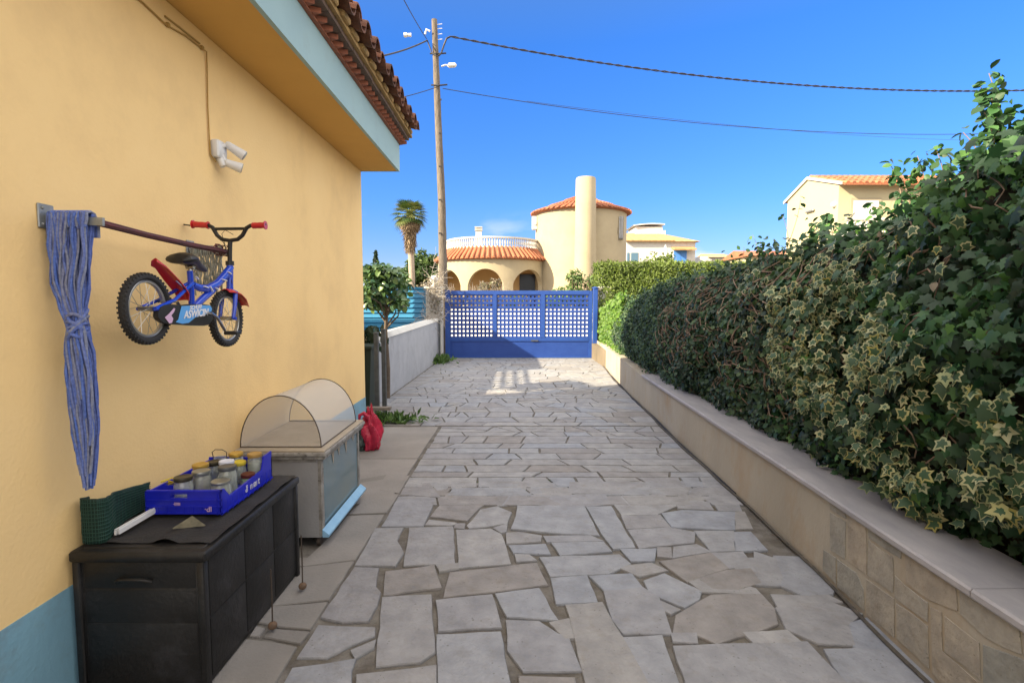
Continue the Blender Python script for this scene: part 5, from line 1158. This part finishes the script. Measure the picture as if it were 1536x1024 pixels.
b = MB(); p = Vector(WY(718,349,38)); b.box(p.x-.2, p.x+.2, 37.8, 38.2, 4.9, p.z+.1)
for k in range(3): b.box(p.x-.26, p.x+.26, 37.74, 38.26, p.z+.12+.11*k, p.z+.17+.11*k)
b.build('vent', 'white', VL)
p = Vector(WY(803,333,35.5)); b = MB(); b.box(p.x-.22,p.x+.12,35.3,35.7,p.z-.5,p.z+.35,.03); b.tube([(p.x-.05,35.25,p.z-.1),(p.x-.05,35.3,p.z-.1)], .13, 14); b.build('air_conditioner', 'white', VL)
b = MB(); b.box(-3.6,1.6,37.5,37.7,0,.4); 

# white house with blue shutters
HW = empty('white_house', (14,60,0), 'distant white house with pale tiled roof and blue shutter', 'house')
D = 60; xa, xb = WY(940,380,D)[0], WY(1043,380,D)[0]
b = MB(); b.box(xa, xb, D, D+9, 0, WY(950,362,D)[2]); ub = WY(953,350,D+4); uc = WY(994,338,D+4); b.box(ub[0], uc[0], D+4, D+8, 5, uc[2]-.15); b.box(uc[0]-.1, WY(998,350,D+4)[0], D+3.9, D+7, 5, uc[2]-.6); b.build('wall', 'white', HW)
ze = WY(950,362,D)[2]; zr = WY(950,350.5,D+4)[2]; b = MB(); n = 44; b.add([(xa-.3,D-.5,ze-.05),(xb+.4,D-.5,ze-.05),(xb-2.2,D+4.5,zr),(xa-.3,D+4.5,zr),(xa-.3,D+9,ze),(xb+.4,D+9,ze)], [(0,1,2,3),(3,2,5,4),(1,5,2)])
for i in range(n):
    x = xa-.2+(xb-2.2-xa)*i/n; b.ct = random.random(); b.tube([(x+.0,D-.5,ze),(x,D+4.5,zr+.04)], .09, 6)
b.build('roof', 'tile_yel', HW)
b = MB(); vs = []; k = 12
for i in range(k+1): u = i/k; x = ub[0]-.3+(uc[0]-ub[0]+.5)*u; z = uc[2]-.35+.45*math.sin(PI*(.18+.5*u)); vs += [(x,D+3.7,z),(x,D+8.2,z),(x,D+3.7,z+.12),(x,D+8.2,z+.12)]
b.add(vs, [q_ for i in range(k) for q_ in ((4*i,4*i+4,4*i+5,4*i+1),(4*i+2,4*i+3,4*i+7,4*i+6),(4*i,4*i+2,4*i+6,4*i+4),(4*i+1,4*i+5,4*i+7,4*i+3))]); b.build('curved_roof', 'blind', HW)
def wrect(px0, px1, py0, py1, y): a_, c_ = WY(px0, py1, y), WY(px1, py0, y); return a_[0], c_[0], a_[2], c_[2]
r_ = wrect(1010.5,1030,376,394,D); b = MB(); b.box(r_[0], r_[1], D-.08, D-.01, r_[2], r_[3])
for i in range(1, 2): b.box((r_[0]+r_[1])/2-.02, (r_[0]+r_[1])/2+.02, D-.11, D-.08, r_[2], r_[3])
b.build('shutter', 'shutter', HW)
for q_ in ((940.5,944,379,392),(946.5,957,379,392)):
    r_ = wrect(*q_, D); b = MB(); b.box(r_[0], r_[1], D-.06, D-.01, r_[2], r_[3]); b.build('window', mat('blue_grey_glass', (.08,.16,.24), None, rough=.3), HW)
r_ = wrect(1007,1040,370,373,D); b = MB(); b.prism([(r_[0],D,r_[3]),(r_[0],D-1.2,r_[2]-.1),(r_[0],D-1.2,r_[2]-.25),(r_[0],D,r_[3]-.2)], (r_[1]-r_[0],0,0)); b.build('awning_roof', 'tile_yel', HW)
p = WY(998,388,D-5); b = MB(); t_ = WY(998,367,D-5); b.lathe([(.30,0),(.36,.3),(.20,(t_[2]-p[2])*.7),(.03,t_[2]-p[2])], p, 14)
e = empty('closed_parasol', (p[0],D-5,0), 'closed white parasol in front of the white house', 'parasol'); b.build('canopy', 'white', e, True); b = MB(); b.tube([(p[0],D-5,0),(p[0],D-5,p[2]+.3)], .05, 8); b.build('pole', 'white', e)
# far low houses
HY = empty('low_yellow_house', (22,62,0), 'low ochre roofed house just above the hedge right of the white house', 'house'); b = MB(); r_ = wrect(1052,1092,384,400,66); b.box(r_[0], r_[1], 66, 72, 0, r_[3]); b.build('wall', 'white', HY); r_ = wrect(1062,1098,378,386,66); b = MB(); b.prism([(r_[0],65.5,r_[2]),(r_[0],68.5,r_[3]),(r_[0],71.5,r_[2])], (r_[1]-r_[0],0,0)); b.build('roof', 'tile_yel', HY)
HR2 = empty('low_red_roof_house', (26,50,0), 'low house with red tiled roof mostly hidden behind the hedge', 'house'); r_ = wrect(1125,1190,374,384,50); b = MB(); b.box(r_[0], r_[1]+2, 50, 56, 0, r_[2]+.1); b.build('wall', 'yellow', HR2); b = MB(); b.prism([(r_[0]-.3,49.5,r_[2]),(r_[0]-.3,53,r_[3]+.15),(r_[0]-.3,56.5,r_[2])], (r_[1]-r_[0]+3,0,0)); b.build('roof', 'tile_far', HR2)

# right villa
HV = empty('yellow_villa', (20,26,0), 'pale yellow villa with red tiled roof seen above the hedge on the right', 'villa')
X0 = 14.5; Y0, Y1 = 24.0, 28.4; zf, zb_, zr_ = 6.85, 6.9, 7.62; yr_ = 26.5
b = MB(); b.add([(X0,Y0,0),(X0,Y1,0),(X0,Y1,zb_),(X0,yr_,zr_),(X0,Y0,zf),(X0+14,Y0,0),(X0+14,Y1,0),(X0+14,Y1,zb_),(X0+14,yr_,zr_),(X0+14,Y0,zf)], [(0,4,3,2,1),(0,5,9,4),(5,6,7,8,9),(1,2,7,6)]); b.build('wall', 'yellow', HV)
b = MB()
def slope(p0, p1, q0, q1, n, r):   # p eave line, q ridge line
    p0, p1, q0, q1 = map(Vector, (p0, p1, q0, q1)); b.ct = .2; b.add([p0, p1, q1, q0, p0-Vector((0,0,.05)), p1-Vector((0,0,.05)), q1-Vector((0,0,.05)), q0-Vector((0,0,.05))], [(0,1,2,3),(7,6,5,4),(0,4,5,1),(0,3,7,4),(1,5,6,2)])
    for i in range(n):
        t = (i+.5)/n; b.ct = random.random(); a_, c_ = p0.lerp(p1, t), q0.lerp(q1, t)
        for k in range(4): u, v = k/4, (k+1)/4; b.tube([a_.lerp(c_, u)+Vector((0,0,.035)), a_.lerp(c_, v)+Vector((0,0,.0))], r, 6)
slope((X0-.02,Y0-.45,zf-.12), (X0+14,Y0-.45,zf-.12), (X0-.02,yr_,zr_+.08), (X0+14,yr_,zr_+.08), 52, .095)
slope((X0+14,Y1+.3,zb_-.02), (X0-.02,Y1+.3,zb_-.02), (X0+14,yr_,zr_+.08), (X0-.02,yr_,zr_+.08), 52, .08)
b.build('roof', 'tile_far', HV)
b = MB(); b.beam((X0-.06,Y0-.3,zf-.06), (X0-.06,yr_,zr_+.02), .06, .12); b.beam((X0-.06,yr_,zr_+.02), (X0-.06,Y1+.3,zb_-.05), .06, .12); b.build('verge', 'white', HV)
r_ = wrect(1279,1318,301,328,Y0); b = MB()
b.box(r_[0]-.12, r_[1]+.12, Y0-.03, Y0-.004, r_[2], r_[3]+.12); wf = b.build('window', 'cream', HV); b = MB(); b.box(r_[0], r_[1], Y0-.04, Y0-.031, r_[2], r_[3]); b.build('roller_blind', 'blind', wf); b = MB(); b.box((r_[0]+r_[1])/2+.05, r_[1]-.02, Y0-.055, Y0-.041, r_[2], r_[3]-.35); b.build('pane', 'white', wf)
zb2 = WY(1290,350,Y0-1.2)[2]; zt2 = WY(1290,327,Y0-1.2)[2]; xl, xr = WY(1268,340,Y0-1.2)[0], WY(1345,340,Y0-1.2)[0]; b = MB(); b.box(xl, xr, Y0-1.3, Y0-.01, zb2-.2, zb2); b.box(xl, xr, Y0-1.3, Y0-1.16, zt2-.09, zt2)
for i in range(16): x = xl+.1+(xr-xl-.2)*i/15; b.lathe([(.05,0),(.03,.08),(.065,.3),(.03,.6),(.05,zt2-zb2-.09)], (x,Y0-1.23,zb2), 8)
b.build('balcony', 'white', HV)
p = WY(1252,305,Y0); b = MB(); b.sphere((X0-.05,Y0+.25,p[2]), .13, 8); b.build('wall_lamp', 'porcelain', HV)
p = WX(1217,316,X0); b = MB(); b.box(X0-.12,X0-.02,p[1]-.35,p[1]+.35,p[2]-.06,p[2]+.03,.02); b.build('awning_bracket', 'galv', HV)

# ------------------------------------------------------------ palm, pine, cypress, aerial
PM = empty('fan_palm', (-8.2,42,0), 'tall fan palm with a skirt of dead fronds left of the utility pole', 'palm tree')
base, top = Vector(WY(617,430,42)), Vector(WY(615,345,42)); crown = Vector(WY(615,322,42)); base.z = 0
b = MB(); b.tube([base, base.lerp(top, .5)+Vector((.08,0,0)), top], [.30,.24,.24], 12); b.build('trunk', 'twig', PM, True)
def fan(mb_pts, c_, d, size, mlist):
    d = Vector(d).normalized(); s_ = d.cross(Vector((0,0,1)));
    if s_.length < .05: s_ = Vector((1,0,0))
    s_.normalize(); n_ = s_.cross(d)
    for k in range(13):
        a_ = R(-75+150*k/12); v = (d*math.cos(a_)+s_*math.sin(a_)).normalized(); mb_pts.append((c_, v, n_, size*(.75+.25*math.cos(a_))))
def fronds(name, dirs, ln, m_, stalk, wd=.085):
    b = MB()
    for d in dirs:
        d = Vector(d).normalized(); hub = crown+d*stalk; b.ct = random.random(); b.tube([crown, crown+d*stalk*.5+Vector((0,0,.05)), hub], .03, 5); L_ = []; fan(L_, hub, d+Vector((0,0,-.05)), ln*random.uniform(.8,1.1), None)
        for c_, v, n_, sz in L_:
            w_ = v.cross(n_).normalized()*wd*sz; m2 = c_+v*sz*.55; tip = c_+v*sz+Vector((0,0,-.18*sz)); b.add([c_, m2+w_+n_*.03, tip, m2-w_+n_*.03], [(0,1,2,3)])
    return b.build(name, m_, PM)
dirs = []
for i in range(44): t = i*2.4; z = 1.7-2.5*(i/43)**.75; dirs.append((math.cos(t), math.sin(t), z))
fronds('fronds', dirs, .95, 'palm', .72, .055)
dirs = [(math.cos(i*2.4)*.8, math.sin(i*2.4)*.8, -.8-1.3*(i/39)) for i in range(40)]; fronds('dead_fronds', dirs, .75, 'palm_dry', .75, .06)
b = MB(); 
P = []; Nn = []
for i in range(900): z = random.uniform(-2.7,-.4); rr = .46*(1-(-z-.4)/3.4)+.05; t = random.uniform(0,6.28); P.append((crown.x+rr*math.cos(t), crown.y+rr*math.sin(t), crown.z+z)); Nn.append((math.cos(t), math.sin(t), .1))
leaves('frond_skirt', P, Nn, rng.uniform(.35,.6, len(P)), blade_tpl(.09), ['palm_dry'], PM, 2.0, .4)
def tree(name, c, s_, n, m_, tpl, size, label, trunk_r=.2, clumps=40):
    e = empty(name, (c[0], c[1], 0), label, 'tree'); b = MB(); b.tube([(c[0],c[1],0),(c[0]+.1,c[1],c[2]*.5),(c[0],c[1],c[2])], [trunk_r, trunk_r*.8, trunk_r*.5], 8)
    P, Nn = [], []
    for _ in range(clumps):
        d = Vector((random.gauss(0,1), random.gauss(0,1), random.gauss(0,1))).normalized()*random.uniform(.2,1); q_ = Vector((c[0]+d.x*s_[0], c[1]+d.y*s_[1], c[2]+d.z*s_[2])); rr = min(s_)*random.uniform(.2,.42)
        b.tube([(c[0],c[1],c[2]*.7), q_], [trunk_r*.35,.02], 5)
        for _ in range(n//clumps): v = Vector((random.gauss(0,1), random.gauss(0,1), random.gauss(0,1))).normalized(); P.append(tuple(q_+v*rr*random.uniform(.6,1))); Nn.append(tuple(v+Vector((0,0,.3))))
    b.build('trunk', 'bark', e); leaves('crown', P, Nn, rng.uniform(size*.6, size*1.2, len(P)), tpl, [m_], e, .1, .5); return e
tree('pine_tree', (-9.6,58,4.9), (2.3,2.0,2.2), 8000, 'pine', blade_tpl(.25), .42, 'rounded green pine behind the palm trunk', .25, 60)
tree('pine_tree', (-11.8,56,3.3), (1.6,1.6,1.9), 4200, 'pine', blade_tpl(.25), .38, 'lower green pine left of the palm trunk', .2, 40)
tree('garden_tree', (-5.9,40,2.3), (1.3,1.2,1.5), 2600, 'dry', oval_tpl(.4), .18, 'brownish half bare tree between the palm and the pole', .12, 40)
tree('garden_tree', (-9.2,38,1.7), (2.3,1.4,1.2), 4200, 'olean', oval_tpl(.4), .17, 'bushy green tree below the palm behind the slatted gate', .14, 44)
CY = empty('cypress', (-14.6,58,0), 'slim dark cypress standing against the sky at far left', 'tree'); P, Nn = [], []
zt_ = WY(564,379,58)[2]; xc_ = WY(564,400,58)[0]; CY.location = (xc_,58,0)
for _ in range(2600): u = random.random(); z = .5+(zt_-.5)*u; rr = .62*math.sin(PI*min(1, (1-u)*.6+.02))*(1 if u < .9 else 1); t = random.uniform(0,6.28); P.append((xc_+rr*math.cos(t), 58+rr*math.sin(t), z)); Nn.append((math.cos(t), math.sin(t), .3))
leaves('crown', P, Nn, rng.uniform(.25,.4, len(P)), blade_tpl(.2), ['cypress'], CY, 0, .3, None, np.array([0,0,1.5])); b = MB(); b.tube([(xc_,58,0),(xc_,58,zt_*.8)], .12, 6); b.build('trunk', 'bark', CY)
p = WY(577,432,50); q_ = WY(577,396,50); b = MB(); b.tube([(p[0],50,0),(q_[0],50,q_[2])], .04, 6); b.tube([(q_[0]-.5,50,q_[2]-.6),(q_[0]+.4,50,q_[2]-.5)], .03, 5); b.tube([(q_[0]-.3,50,q_[2]-.3),(q_[0]+.1,50,q_[2]-.3)], .03, 5); tag(b.build('tv_aerial', 'wire'), 'thin dark aerial mast right of the cypress', 'aerial')
# distant trees closing the horizon
hz_ = MB(); 
def treeline(xa, xb, y, h, n, label):
    P = []; 
    for _ in range(n): x = random.uniform(xa, xb); hh = h*(.75+.35*nz3((x*.05,0,0), 1, 4)+.2*nz3((x*.2,0,0), 1, 8)); P.append((x, y+random.gauss(0,2), random.random()**.6*hh))
    o = leaves('distant_trees', P, [(-.4,-1,.5) for _ in P], rng.uniform(.7,1.3, n), oval_tpl(.45), ['pine'], None, 0, .5); o['kind'] = 'stuff'; tag(o, label, 'trees')
treeline(-60, 90, 110, 3.6, 12000, 'far off band of green trees along the horizon')
